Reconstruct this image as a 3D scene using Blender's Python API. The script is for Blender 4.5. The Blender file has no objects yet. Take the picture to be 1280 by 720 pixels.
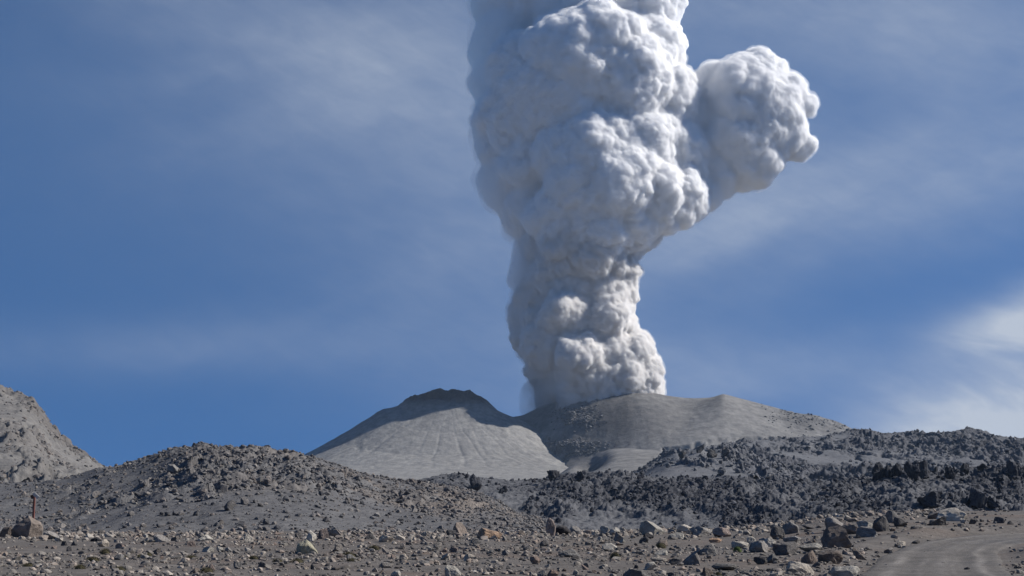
import bpy, bmesh, math, random
import numpy as np
from mathutils import Vector

sc = bpy.context.scene
COL = sc.collection
rng = np.random.default_rng(7)

# ------------------------------------------------------------ camera
F = 1758.0                                   # focal length in pixels of the 1280-wide photograph
PITCH = math.atan(280 / F)
EYE = 1.7
cam = bpy.data.objects.new('camera', bpy.data.cameras.new('camera'))
COL.objects.link(cam)
cam.location = (0, 0, EYE)
cam.rotation_euler = (math.pi / 2 + PITCH, 0, 0)
cam.data.sensor_width = 36
cam.data.lens = F / 1280 * 36
cam.data.clip_start = 0.5
cam.data.clip_end = 60000
sc.camera = cam

# ------------------------------------------------------------ sky and sun
SUN_AZ, SUN_EL, SUN_W, SKY_W = 84.0, 37.0, 4.8, 0.079
world = bpy.data.worlds.new("World"); sc.world = world; world.use_nodes = True
def build_world():
    nt = world.node_tree; N = nt.nodes; L = nt.links; N.clear()
    def nd(t, **k):
        n = N.new(t)
        for a, b in k.items(): setattr(n, a, b)
        return n
    def m(op, a, b=None, c=None):
        n = nd('ShaderNodeMath', operation=op)
        for i, x in enumerate((a, b, c)):
            if x is None: continue
            if isinstance(x, (int, float)): n.inputs[i].default_value = x
            else: L.new(x, n.inputs[i])
        return n.outputs[0]
    sky = nd('ShaderNodeTexSky', sky_type='NISHITA', sun_disc=False, altitude=4600,
             air_density=1.0, dust_density=0.0, ozone_density=2.2,
             sun_elevation=math.radians(SUN_EL), sun_rotation=math.radians(SUN_AZ))
    tc = nd('ShaderNodeTexCoord')
    sep = nd('ShaderNodeSeparateXYZ'); L.new(tc.outputs['Generated'], sep.inputs[0])
    az = m('MULTIPLY', m('ARCTAN2', sep.outputs[0], sep.outputs[1]), 57.2958)
    el = m('MULTIPLY', m('ARCSINE', sep.outputs[2]), 57.2958)
    cz = nd('ShaderNodeCombineXYZ'); L.new(sep.outputs[0], cz.inputs[0]); L.new(sep.outputs[1], cz.inputs[1]); L.new(m('MULTIPLY_ADD', sep.outputs[2], 0.8, 0.30), cz.inputs[2])
    vn = nd('ShaderNodeVectorMath', operation='NORMALIZE'); L.new(cz.outputs[0], vn.inputs[0]); L.new(vn.outputs[0], sky.inputs[0])
    def noise(sx, sy, rot, detail, rough, off, scale=1.0):
        cx = nd('ShaderNodeCombineXYZ'); L.new(az, cx.inputs[0]); L.new(el, cx.inputs[1]); cx.inputs[2].default_value = off
        mp = nd('ShaderNodeMapping'); mp.inputs['Rotation'].default_value = (0, 0, math.radians(rot)); mp.inputs['Scale'].default_value = (sx, sy, 1)
        r0 = nd('ShaderNodeVectorRotate'); r0.rotation_type = 'Z_AXIS'; r0.inputs['Angle'].default_value = math.radians(rot)
        L.new(cx.outputs[0], r0.inputs['Vector'])
        mp.inputs['Rotation'].default_value = (0, 0, 0)
        L.new(r0.outputs[0], mp.inputs[0])
        n = nd('ShaderNodeTexNoise'); n.inputs['Scale'].default_value = scale; n.inputs['Detail'].default_value = detail
        n.inputs['Roughness'].default_value = rough; n.inputs['Distortion'].default_value = 0.35
        L.new(mp.outputs[0], n.inputs[0]); return n.outputs[0]
    def ramp(x, a, b):
        n = nd('ShaderNodeMapRange', interpolation_type='SMOOTHSTEP'); L.new(x, n.inputs[0])
        n.inputs[1].default_value = a; n.inputs[2].default_value = b; return n.outputs[0]
    def blob(a0, e0, ra, re, rot=0):
        c, s = math.cos(math.radians(rot)), math.sin(math.radians(rot))
        da = m('SUBTRACT', az, a0); de = m('SUBTRACT', el, e0)
        p = m('DIVIDE', m('ADD', m('MULTIPLY', da, c), m('MULTIPLY', de, s)), ra)
        q = m('DIVIDE', m('SUBTRACT', m('MULTIPLY', de, c), m('MULTIPLY', da, s)), re)
        d = m('ADD', m('MULTIPLY', p, p), m('MULTIPLY', q, q))
        return m('EXPONENT', m('MULTIPLY', d, -1.0))
    n1 = noise(0.10, 0.34, 18, 9, 0.55, 3.1)
    n2 = noise(0.07, 0.20, -14, 7, 0.5, 9.7)
    n3 = noise(0.5, 1.3, 20, 8, 0.6, 1.7)
    # bright low bank at the right, thin veils elsewhere
    bank = m('ADD', blob(21.0, 4.6, 7.5, 2.6, 24), m('MULTIPLY', blob(21.5, 8.0, 4.5, 0.9, 22), 0.5))
    bank = m('MULTIPLY', bank, m('ADD', 0.55, m('MULTIPLY', ramp(n1, 0.35, 0.65), 0.75)))
    bank = m('MULTIPLY', bank, m('ADD', 0.72, m('MULTIPLY', n3, 0.5)))
    veil = m('MULTIPLY', blob(15, 12.6, 11, 3.0, 8), 0.36)
    veil = m('ADD', veil, m('MULTIPLY', blob(15, 19.5, 11, 3.0, -12), 0.30))
    veil = m('ADD', veil, m('MULTIPLY', blob(-3, 15.5, 12, 7.5, -10), 0.32))
    veil = m('ADD', veil, m('MULTIPLY', blob(-13, 20.5, 10, 2.4, -16), 0.20))
    veil = m('ADD', veil, m('MULTIPLY', blob(8, 5.5, 9, 1.7, 4), 0.30))
    veil = m('ADD', veil, m('MULTIPLY', blob(-14, 6.5, 13, 1.2, 2), 0.12))
    veil = m('MULTIPLY', veil, m('ADD', 0.55, m('MULTIPLY', ramp(n2, 0.25, 0.78), 0.75)))
    veil = m('MULTIPLY', veil, m('ADD', 0.6, m('MULTIPLY', n3, 0.8)))
    veil = m('MINIMUM', m('ADD', veil, m('MULTIPLY', bank, 1.1)), 0.9)
    tint = nd('ShaderNodeMix', data_type='RGBA', blend_type='MULTIPLY'); tint.inputs[0].default_value = 1
    L.new(sky.outputs[0], tint.inputs[6]); tint.inputs[7].default_value = (0.31, 0.83, 1.20, 1)
    mx = nd('ShaderNodeMix', data_type='RGBA'); L.new(veil, mx.inputs[0]); L.new(tint.outputs[2], mx.inputs[6])
    mx.inputs[7].default_value = (5.6, 6.1, 6.9, 1)
    bg = nd('ShaderNodeBackground'); bg.inputs[1].default_value = SKY_W; L.new(mx.outputs[2], bg.inputs[0])
    out = nd('ShaderNodeOutputWorld'); L.new(bg.outputs[0], out.inputs[0])
build_world()
sl = bpy.data.lights.new('sun', 'SUN'); sl.energy = SUN_W; sl.angle = math.radians(0.53); sl.color = (1.0, 0.955, 0.89)
so = bpy.data.objects.new('sun', sl); COL.objects.link(so)
SD = Vector((math.sin(math.radians(SUN_AZ)) * math.cos(math.radians(SUN_EL)), math.cos(math.radians(SUN_AZ)) * math.cos(math.radians(SUN_EL)), math.sin(math.radians(SUN_EL))))
so.rotation_euler = SD.to_track_quat('Z', 'Y').to_euler()

sc.view_settings.view_transform = 'Standard'; sc.view_settings.look = 'None'
sc.view_settings.exposure = 0.3; sc.view_settings.gamma = 1.0; sc.view_settings.use_curve_mapping = False
sc.render.engine = 'CYCLES'
sc.cycles.max_bounces = 32; sc.cycles.volume_bounces = 32; sc.cycles.diffuse_bounces = 2
sc.cycles.transparent_max_bounces = 16
sc.cycles.use_denoising = True

# ------------------------------------------------------------ numeric helpers
def px2ray(px, py):
    """direction of a photograph pixel: returns (x per unit y, z per unit y)"""
    px = np.asarray(px, float); py = np.asarray(py, float)
    c, s = math.cos(PITCH), math.sin(PITCH)
    yy = F * c - (360 - py) * s
    return (px - 640) / yy, (F * s + (360 - py) * c) / yy
def hsh(ix, iy, iz, seed):
    h = (ix.astype(np.int64) * 374761393 + iy.astype(np.int64) * 668265263 + iz.astype(np.int64) * 2147483647 + seed * 974634777) & 0xffffffff
    h = ((h ^ (h >> 13)) * 1274126177) & 0xffffffff
    h = ((h ^ (h >> 16)) * 2246822519) & 0xffffffff
    return ((h ^ (h >> 15)) & 0xffffff) / float(0x1000000)
def vnoise(x, y, z, seed=0):
    """smooth value noise, -1..1"""
    x = np.asarray(x, float); y = np.asarray(y, float); z = np.zeros_like(x) + z
    ix, iy, iz = np.floor(x), np.floor(y), np.floor(z)
    fx, fy, fz = x - ix, y - iy, z - iz
    ux, uy, uz = fx*fx*fx*(fx*(fx*6-15)+10), fy*fy*fy*(fy*(fy*6-15)+10), fz*fz*fz*(fz*(fz*6-15)+10)
    r = 0
    for a in (0, 1):
        wx = ux if a else 1 - ux
        for b in (0, 1):
            wy = uy if b else 1 - uy
            for c in (0, 1):
                wz = uz if c else 1 - uz
                r = r + wx * wy * wz * hsh(ix + a, iy + b, iz + c, seed)
    return r * 2 - 1
def fbm(x, y, s, seed=0, oct=5, g=0.5, ridged=False, z=0.0):
    """s = wavelength of the first octave"""
    a, t, n = 1.0, 0.0, 0.0
    ca, sa = math.cos(0.6), math.sin(0.6)
    x = np.asarray(x, float) / s; y = np.asarray(y, float) / s
    for o in range(oct):
        v = vnoise(x, y, z, seed + o)
        if ridged: v = 1 - 2 * np.abs(v)
        t = t + a * v; n += a; a *= g
        x, y = (x * ca - y * sa) * 2.03 + 5.3, (x * sa + y * ca) * 2.03 + 1.7
    return t / n
def worley2(x, y, seed=0):
    ix, iy = np.floor(x), np.floor(y); f1 = np.full(x.shape, 9.0); cid = np.zeros(x.shape)
    for a in (-1, 0, 1):
        for b in (-1, 0, 1):
            cx, cy = ix + a, iy + b
            jx = cx + hsh(cx, cy, cx * 0, seed); jy = cy + hsh(cx, cy, cx * 0 + 1, seed)
            d = np.hypot(x - jx, y - jy); k = d < f1
            cid = np.where(k, hsh(cx, cy, cx * 0 + 2, seed), cid); f1 = np.where(k, d, f1)
    return f1, cid
def worley3(p, seed=0):
    i = np.floor(p); f1 = np.full(len(p), 9.0); z0 = np.zeros(len(p)); rid = z0.copy()
    for a in (-1, 0, 1):
        for b in (-1, 0, 1):
            for c in (-1, 0, 1):
                cx, cy, cz = i[:, 0] + a, i[:, 1] + b, i[:, 2] + c
                d = np.sqrt((p[:, 0] - cx - hsh(cx, cy, cz, seed)) ** 2 + (p[:, 1] - cy - hsh(cx, cy, cz, seed + 51)) ** 2 + (p[:, 2] - cz - hsh(cx, cy, cz, seed + 87)) ** 2)
                k = d < f1; f1 = np.where(k, d, f1); rid = np.where(k, hsh(cx, cy, cz, seed + 13), rid)
    return f1, rid
def sst(x, a, b):
    t = np.clip((np.asarray(x, float) - a) / (b - a), 0, 1); return t * t * (3 - 2 * t)
def rand_rot(n, tilt=math.pi, r=rng):
    """n rotation matrices, turned freely about z and tilted up to tilt"""
    a = r.uniform(0, 2 * math.pi, n); b = r.uniform(-tilt, tilt, n); c = r.uniform(-tilt, tilt, n)
    o, z = np.ones(n), np.zeros(n)
    Rz = np.stack([np.cos(a), -np.sin(a), z, np.sin(a), np.cos(a), z, z, z, o], 1).reshape(n, 3, 3)
    Rx = np.stack([o, z, z, z, np.cos(b), -np.sin(b), z, np.sin(b), np.cos(b)], 1).reshape(n, 3, 3)
    Ry = np.stack([np.cos(c), z, np.sin(c), z, o, z, -np.sin(c), z, np.cos(c)], 1).reshape(n, 3, 3)
    return Rx @ Ry @ Rz

def make_mesh(name, V, Fc, mat=None, tone=None, smooth=False):
    V = np.asarray(V, np.float32); Fc = np.asarray(Fc, np.int32); k = Fc.shape[1]
    me = bpy.data.meshes.new(name)
    me.vertices.add(len(V)); me.vertices.foreach_set('co', V.ravel())
    me.loops.add(Fc.size); me.loops.foreach_set('vertex_index', Fc.ravel())
    me.polygons.add(len(Fc)); me.polygons.foreach_set('loop_start', np.arange(0, Fc.size, k, dtype=np.int32))
    me.polygons.foreach_set('loop_total', np.full(len(Fc), k, np.int32))
    me.polygons.foreach_set('use_smooth', np.full(len(Fc), smooth))
    if tone is not None:
        at = me.attributes.new('tone', 'FLOAT', 'POINT'); at.data.foreach_set('value', np.asarray(tone, np.float32))
    me.update(); me.validate()
    if mat: me.materials.append(mat)
    return me
def link(name, me, loc=(0, 0, 0), parent=None, **props):
    o = bpy.data.objects.new(name, me); COL.objects.link(o); o.location = loc
    if parent: o.parent = parent
    for k, v in props.items():
        if v: o[k] = v
    return o
def grid_faces(nr, nc, wrap=False):
    i = np.arange(nr - 1)[:, None]; j = np.arange(nc if wrap else nc - 1)[None, :]
    a = i * nc + j; b = i * nc + (j + 1) % nc
    return np.stack([a, b, b + nc, a + nc], -1).reshape(-1, 4)

# ------------------------------------------------------------ materials
def settle(nt, col, ash, lo=0.62, hi=0.9, amt=0.85):
    """fallen ash lies on the faces that point up"""
    N, L = nt.nodes, nt.links; g = N.new('ShaderNodeNewGeometry'); s = N.new('ShaderNodeSeparateXYZ'); L.new(g.outputs['True Normal'], s.inputs[0])
    r = N.new('ShaderNodeMapRange'); r.interpolation_type = 'SMOOTHSTEP'; L.new(s.outputs[2], r.inputs[0]); r.inputs[1].default_value = lo; r.inputs[2].default_value = hi; r.inputs[4].default_value = amt
    m = N.new('ShaderNodeMix'); m.data_type = 'RGBA'; L.new(r.outputs[0], m.inputs[0]); L.new(col, m.inputs[6]); m.inputs[7].default_value = (*ash, 1); return m.outputs[2]
def mat_ground(name, c1, c2, nscale, bump, bdist, c3=None, rock=None, rough=0.95, fine=None, dust=None):
    """noisy mineral surface: colour between c1 and c2, optional third tint; uses world-space position"""
    m = bpy.data.materials.new(name); m.use_nodes = True; nt = m.node_tree; N = nt.nodes; L = nt.links
    b = N['Principled BSDF']; b.inputs['Roughness'].default_value = rough; b.inputs['Specular IOR Level'].default_value = 0.12
    g = N.new('ShaderNodeNewGeometry')
    def noise(s, d, r):
        n = N.new('ShaderNodeTexNoise'); n.inputs['Scale'].default_value = s; n.inputs['Detail'].default_value = d; n.inputs['Roughness'].default_value = r
        L.new(g.outputs['Position'], n.inputs[0]); return n.outputs[0]
    def rmp(x, a, bb):
        n = N.new('ShaderNodeMapRange'); L.new(x, n.inputs[0]); n.inputs[1].default_value = a; n.inputs[2].default_value = bb; return n.outputs[0]
    def mix(f, a, c):
        n = N.new('ShaderNodeMix'); n.data_type = 'RGBA'; L.new(f, n.inputs[0])
        for v, s in ((a, 6), (c, 7)):
            if isinstance(v, tuple): n.inputs[s].default_value = (*v, 1)
            else: L.new(v, n.inputs[s])
        return n.outputs[2]
    n1 = noise(nscale, 8, 0.65)
    col = mix(rmp(n1, 0.3, 0.7), c1, c2)
    if c3: col = mix(rmp(noise(nscale * 0.23, 5, 0.6), 0.5, 0.66), col, c3)
    if rock:
        a = N.new('ShaderNodeAttribute'); a.attribute_name = 'tone'
        col = mix(a.outputs['Fac'], col, rock)
    if fine:
        n = N.new('ShaderNodeMix'); n.data_type = 'RGBA'; n.blend_type = 'MULTIPLY'; n.inputs[0].default_value = 1; L.new(col, n.inputs[6])
        n.inputs[7].default_value = (1, 1, 1, 1)
        f = mix(rmp(noise(fine, 6, 0.7), 0.35, 0.65), (0.72, 0.72, 0.74), (1.2, 1.19, 1.17)); L.new(f, n.inputs[7]); col = n.outputs[2]
    if dust: col = settle(nt, col, *dust)
    L.new(col, b.inputs['Base Color'])
    bp = N.new('ShaderNodeBump'); bp.inputs['Strength'].default_value = bump; bp.inputs['Distance'].default_value = bdist
    L.new(noise(1.0 / (bdist * 3.5), 7, 0.65), bp.inputs['Height']); L.new(bp.outputs[0], b.inputs['Normal'])
    return m
def mat_rock(name, dark, light, warm, scale=2.0, bump=0.5, use_tone=True, bdist=0.05, dust=None):
    """stone: per-stone tone from the 'tone' attribute (stuff) or the object's random number"""
    m = bpy.data.materials.new(name); m.use_nodes = True; nt = m.node_tree; N = nt.nodes; L = nt.links
    b = N['Principled BSDF']; b.inputs['Roughness'].default_value = 0.9; b.inputs['Specular IOR Level'].default_value = 0.2
    if use_tone:
        a = N.new('ShaderNodeAttribute'); a.attribute_name = 'tone'; t = a.outputs['Fac']
    else:
        a = N.new('ShaderNodeObjectInfo'); t = a.outputs['Random']
    g = N.new('ShaderNodeTexCoord') if not use_tone else N.new('ShaderNodeNewGeometry')
    P = g.outputs['Object'] if not use_tone else g.outputs['Position']
    cr = N.new('ShaderNodeValToRGB'); L.new(t, cr.inputs[0]); e = cr.color_ramp.elements
    e[0].position = 0; e[0].color = (*dark, 1); e[1].position = 1; e[1].color = (*light, 1)
    k = e.new(0.55); k.color = (*[(x + y) / 2 for x, y in zip(dark, light)], 1)
    k = e.new(0.78); k.color = (*warm, 1)
    n = N.new('ShaderNodeTexNoise'); n.inputs['Scale'].default_value = scale; n.inputs['Detail'].default_value = 9; n.inputs['Roughness'].default_value = 0.7; L.new(P, n.inputs[0])
    mr = N.new('ShaderNodeMapRange'); L.new(n.outputs[0], mr.inputs[0]); mr.inputs[1].default_value = 0.3; mr.inputs[2].default_value = 0.7; mr.inputs[3].default_value = 0.5; mr.inputs[4].default_value = 1.5
    mu = N.new('ShaderNodeVectorMath'); mu.operation = 'SCALE'; L.new(cr.outputs[0], mu.inputs[0]); L.new(mr.outputs[0], mu.inputs['Scale'])
    L.new(settle(nt, mu.outputs[0], *dust) if dust else mu.outputs[0], b.inputs['Base Color'])
    bp = N.new('ShaderNodeBump'); bp.inputs['Strength'].default_value = bump; bp.inputs['Distance'].default_value = bdist
    L.new(n.outputs[0], bp.inputs['Height']); L.new(bp.outputs[0], b.inputs['Normal'])
    return m
def mat_plain(name, col, rough=0.8, var=0.3, scale=20):
    m = bpy.data.materials.new(name); m.use_nodes = True; nt = m.node_tree; N = nt.nodes; L = nt.links
    b = N['Principled BSDF']; b.inputs['Roughness'].default_value = rough; b.inputs['Specular IOR Level'].default_value = 0.2
    g = N.new('ShaderNodeTexCoord'); n = N.new('ShaderNodeTexNoise'); n.inputs['Scale'].default_value = scale; n.inputs['Detail'].default_value = 6; L.new(g.outputs['Object'], n.inputs[0])
    mx = N.new('ShaderNodeMix'); mx.data_type = 'RGBA'; L.new(n.outputs[0], mx.inputs[0])
    mx.inputs[6].default_value = (*[c * (1 - var) for c in col], 1); mx.inputs[7].default_value = (*[c * (1 + var) for c in col], 1)
    L.new(mx.outputs[2], b.inputs['Base Color']); return m
def mat_vol(name, dens, col, aniso=0.35, xgrad=None, nscale=None, abs_col=None):
    m = bpy.data.materials.new(name); m.use_nodes = True; nt = m.node_tree; N = nt.nodes; L = nt.links; N.clear()
    v = N.new('ShaderNodeVolumePrincipled'); v.inputs['Color'].default_value = (*col, 1); v.inputs['Density'].default_value = dens; v.inputs['Anisotropy'].default_value = aniso
    if nscale:
        g = N.new('ShaderNodeNewGeometry'); n = N.new('ShaderNodeTexNoise'); n.inputs['Scale'].default_value = nscale; n.inputs['Detail'].default_value = 4; L.new(g.outputs['Position'], n.inputs[0])
        r = N.new('ShaderNodeMapRange'); L.new(n.outputs[0], r.inputs[0]); r.inputs[1].default_value = 0.38; r.inputs[2].default_value = 0.68; r.inputs[4].default_value = dens; L.new(r.outputs[0], v.inputs['Density'])
    o = N.new('ShaderNodeOutputMaterial'); L.new(v.outputs[0], o.inputs['Volume']); return m

ASH = (0.150, 0.146, 0.142)
M_ground = mat_ground('soil', (0.102, 0.092, 0.083), (0.170, 0.154, 0.140), 0.5, 0.9, 0.06, c3=(0.15, 0.118, 0.098), fine=3.0)
M_road = mat_ground('road_dust', (0.100, 0.092, 0.085), (0.165, 0.152, 0.139), 0.5, 0.9, 0.05, c3=(0.10, 0.097, 0.097), fine=5.0, rock=(0.27, 0.25, 0.228))
M_hill = mat_ground('hill_ash', (0.108, 0.107, 0.110), (0.150, 0.147, 0.147), 0.06, 0.7, 0.5, rock=(0.19, 0.165, 0.145), fine=0.8)
M_lava = mat_ground('lava_rock', (0.042, 0.043, 0.050), (0.085, 0.087, 0.096), 0.03, 0.8, 1.0, rock=(0.125, 0.126, 0.133), fine=0.4, dust=((0.125, 0.126, 0.132), 0.75, 0.98, 0.7))
M_ridge = mat_ground('ridge_rock', (0.10, 0.103, 0.113), (0.155, 0.157, 0.164), 0.01, 0.7, 2.5, rock=(0.085, 0.087, 0.098), fine=0.15, dust=((0.16, 0.161, 0.167), 0.78, 0.98, 0.7))
M_cone = mat_ground('cone_ash', (0.215, 0.210, 0.202), (0.262, 0.256, 0.246), 0.006, 0.5, 4.0, rock=(0.065, 0.063, 0.066), fine=0.05)
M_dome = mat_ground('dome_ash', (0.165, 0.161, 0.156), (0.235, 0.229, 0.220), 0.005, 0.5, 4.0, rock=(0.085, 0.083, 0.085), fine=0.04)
M_farm = mat_ground('mountain_rock', (0.14, 0.134, 0.128), (0.205, 0.196, 0.185), 0.01, 0.9, 2.0, rock=(0.13, 0.12, 0.113), fine=0.2)
M_rrock = mat_rock('ridge_block', (0.07, 0.072, 0.082), (0.16, 0.16, 0.168), (0.12, 0.115, 0.115), 0.2, 0.7, bdist=1.5, dust=((0.19, 0.19, 0.193), 0.65, 0.95, 0.8))
M_stone = mat_rock('stone', (0.095, 0.086, 0.080), (0.37, 0.335, 0.29), (0.25, 0.20, 0.165), 3.0, 0.8, dust=((0.155, 0.139, 0.125), 0.85, 0.99, 0.5))
M_hrock = mat_rock('hill_stone', (0.075, 0.074, 0.078), (0.21, 0.195, 0.18), (0.165, 0.14, 0.125), 1.0, 0.6, bdist=0.3, dust=((0.15, 0.148, 0.148), 0.75, 0.97, 0.7))
M_lrock = mat_rock('lava_block', (0.026, 0.027, 0.034), (0.105, 0.107, 0.120), (0.06, 0.06, 0.068), 0.5, 0.7, bdist=0.8, dust=((0.13, 0.131, 0.137), 0.75, 0.97, 0.6))

# ------------------------------------------------------------ terrain
def curve(pts, sm=0.06):
    """photograph outline -> function u -> slope (z-EYE)/y"""
    p = np.array(pts, float); u, s = px2ray(p[:, 0], p[:, 1]); o = np.argsort(u)
    uu = np.linspace(u.min(), u.max(), 1600); ss = np.interp(uu, u[o], s[o])
    def box(a, k):
        kk = max(1, int(k * 1600 / (uu[-1] - uu[0]))); kk += 1 - kk % 2; w = np.hanning(kk + 2)[1:-1]; w /= w.sum()
        return np.convolve(np.pad(a, kk // 2, mode='edge'), w, 'valid')
    fine, soft = box(ss, 0.006), box(ss, sm)
    def f(q, t=None):
        a = np.interp(q, uu, fine)
        if t is None: return a
        b = np.interp(q, uu, soft); w = sst(t, 0.6, 1.0); return b + (a - b) * w
    return f
SURF = {}
def hit(name, px, py):
    """first point of a terrain sheet on the sight line through a photograph pixel"""
    u0, u1, X, Y, Z, tone = SURF[name]; u, s = px2ray(px, py)
    j = int(round((float(u) - u0) / (u1 - u0) * (X.shape[1] - 1))); k = np.where((Z[:, j] - EYE) / Y[:, j] >= s)[0]
    i = k[0] if len(k) else int(np.argmax((Z[:, j] - EYE) / Y[:, j]))
    return X[i, j], Y[i, j], Z[i, j]
def fan(name, u0, u1, nu, vs, hfun, mat, smooth=True, **props):
    U, T = np.meshgrid(np.linspace(u0, u1, nu), vs)
    X, Y, Z, tone = hfun(U, T)
    SURF[name] = (u0, u1, X, Y, Z, tone)
    me = make_mesh(name, np.stack([X, Y, Z], -1).reshape(-1, 3), grid_faces(len(vs), nu), mat, tone.ravel(), smooth)
    return link(name, me, kind='structure', **props)

# the road: centre line on the ground
def g_base(x, y):
    """broad shape of the ground near the camera"""
    u = x / np.maximum(y, 1.0)
    r = np.hypot(x, y)
    up = 1.42 * sst(u, 0.13, 0.27) * sst(y, 42, 105)
    up = up + 0.28 * sst(u, 0.02, 0.12) * sst(y, 60, 110)
    dropr = np.where(u > 0.2, 128.0, 118.0)
    drop = sst(y, dropr, dropr + 190) * 11.0
    drop = drop + 13 * sst(r, 300, 500) 
    return up - drop
RP = [(1186, 800), (1178, 745), (1172, 716), (1172, 698), (1185, 685), (1215, 675.5), (1270, 670.0), (1350, 666.5), (1480, 665)]
def px_ground(px, py, h=g_base):
    u, s = px2ray(px, py); lo, hi = 3.0, 124.0
    u = float(u); s = float(s)
    ys = np.linspace(lo, hi, 3000); f = EYE + s * ys - h(u * ys, ys)
    k = np.where(f <= 0)[0]
    y = ys[k[0]] if len(k) else hi
    return u * y, y
rp = np.array([px_ground(*p) for p in RP])
def resample(p, n):
    d = np.r_[0, np.cumsum(np.hypot(*np.diff(p, axis=0).T))]; t = np.linspace(0, d[-1], n)
    q = np.stack([np.interp(t, d, p[:, 0]), np.interp(t, d, p[:, 1])], 1)
    for _ in range(n // 6):
        q[1:-1] = 0.25 * q[:-2] + 0.5 * q[1:-1] + 0.25 * q[2:]
    return q
rp = np.r_[[[rp[0, 0] * 0.2 + 2.5, -25.0], [rp[0, 0] * 0.6, 2.0]], rp]
rc = resample(rp, 160)
def road_d(x, y):
    d = np.full(np.shape(x), 1e9)
    for a, b in zip(rc[:-1:2], rc[2::2]):
        ab = b - a; t = np.clip(((x - a[0]) * ab[0] + (y - a[1]) * ab[1]) / (ab @ ab), 0, 1)
        d = np.minimum(d, np.hypot(x - a[0] - t * ab[0], y - a[1] - t * ab[1]))
    return d
ROAD_W = 2.35
def g_h(x, y, rd=None):
    x = np.asarray(x, float); y = np.asarray(y, float)
    shp = x.shape; x = x.ravel(); y = y.ravel(); rd = None if rd is None else rd.ravel()
    h = g_base(x, y); near = (y > -40) & (np.hypot(x, y) < 220)
    if rd is None:
        rd = np.full(x.shape, 99.0)
        if near.any(): rd[near] = road_d(x[near], y[near])
    off = sst(rd, ROAD_W - 0.4, ROAD_W + 1.5)
    n = 0.16 * fbm(x, y, 14, 3, 4) + 0.06 * fbm(x, y, 2.5, 9, 3)
    r = np.hypot(x, y)
    n = n + sst(r, 230, 500) * 4 * fbm(x, y, 120, 5, 4)
    berm = 0.32 * np.exp(-((rd - ROAD_W - 1.3) / 0.9) ** 2) * (0.6 + 0.6 * vnoise(x / 5, y / 5, 0, 4))
    return (h + off * n * 1.0 + berm - 0.06 * (1 - off)).reshape(shp)

def build_ground():
    th = np.r_[np.linspace(-180, -26, 80), np.linspace(-25.9, 25.9, 1000), np.linspace(26, 179, 78)]
    r = np.r_[[0.02, 1.0, 2.5, 5, 8, 12, 16], 20 * np.exp(np.linspace(0, math.log(230 / 20), 330)), 240 * np.exp(np.linspace(0, math.log(7200 / 240), 70))]
    R, T = np.meshgrid(r, np.radians(th), indexing='ij')
    X, Y = R * np.sin(T), R * np.cos(T); Z = g_h(X, Y)
    me = make_mesh('ground', np.stack([X, Y, Z], -1).reshape(-1, 3), grid_faces(len(r), len(th), True), M_ground, np.zeros(X.size), True)
    link('ground', me, kind='structure')
build_ground()

def build_road():
    W = np.linspace(-ROAD_W, ROAD_W, 41); n = 700
    c = resample(rc, n); d = np.gradient(c, axis=0); d /= np.hypot(*d.T)[:, None]
    nx, ny = d[:, 1], -d[:, 0]
    k = 1 + 0.10 * vnoise(np.arange(n) / 30.0, np.zeros(n), 0, 2)
    X = c[:, :1] + nx[:, None] * W * k[:, None]; Y = c[:, 1:] + ny[:, None] * W * k[:, None]
    Z = g_base(X, Y)
    for off, w, dp in ((-0.85, 0.24, 0.09), (0.85, 0.24, 0.09), (1.3, 0.14, -0.09), (-1.35, 0.16, -0.08), (0.1, 0.3, -0.06)):
        Z = Z - 0.2 * dp * np.exp(-((W + 0.12 * vnoise(c[:, 1:] / 6, c[:, :1] / 6, 0, 8) - off) / w) ** 2)
    Z = Z + 0.035 * fbm(X, Y, 1.2, 6, 5)
    Wn = W + 0.15 * vnoise(c[:, 1:] / 5, c[:, :1] / 5, 0, 18)
    rt = sum(a * np.exp(-((Wn - o_) / w_) ** 2) for o_, w_, a in ((1.32, 0.16, 0.9), (-1.38, 0.18, 0.8), (0.1, 0.25, 0.5), (-0.5, 0.08, 0.4), (0.5, 0.07, 0.35)))
    rt = np.clip(rt * (0.6 + 0.6 * fbm(X, Y, 4, 81, 4)), 0, 1)
    edge = sst(np.abs(W), ROAD_W - 0.45, ROAD_W)
    Z = Z - 0.12 * edge
    me = make_mesh('dirt_road', np.stack([X, Y, Z], -1).reshape(-1, 3), grid_faces(n, len(W)), M_road, rt.ravel(), True)
    link('dirt_road', me, kind='structure')
build_road()

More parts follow.
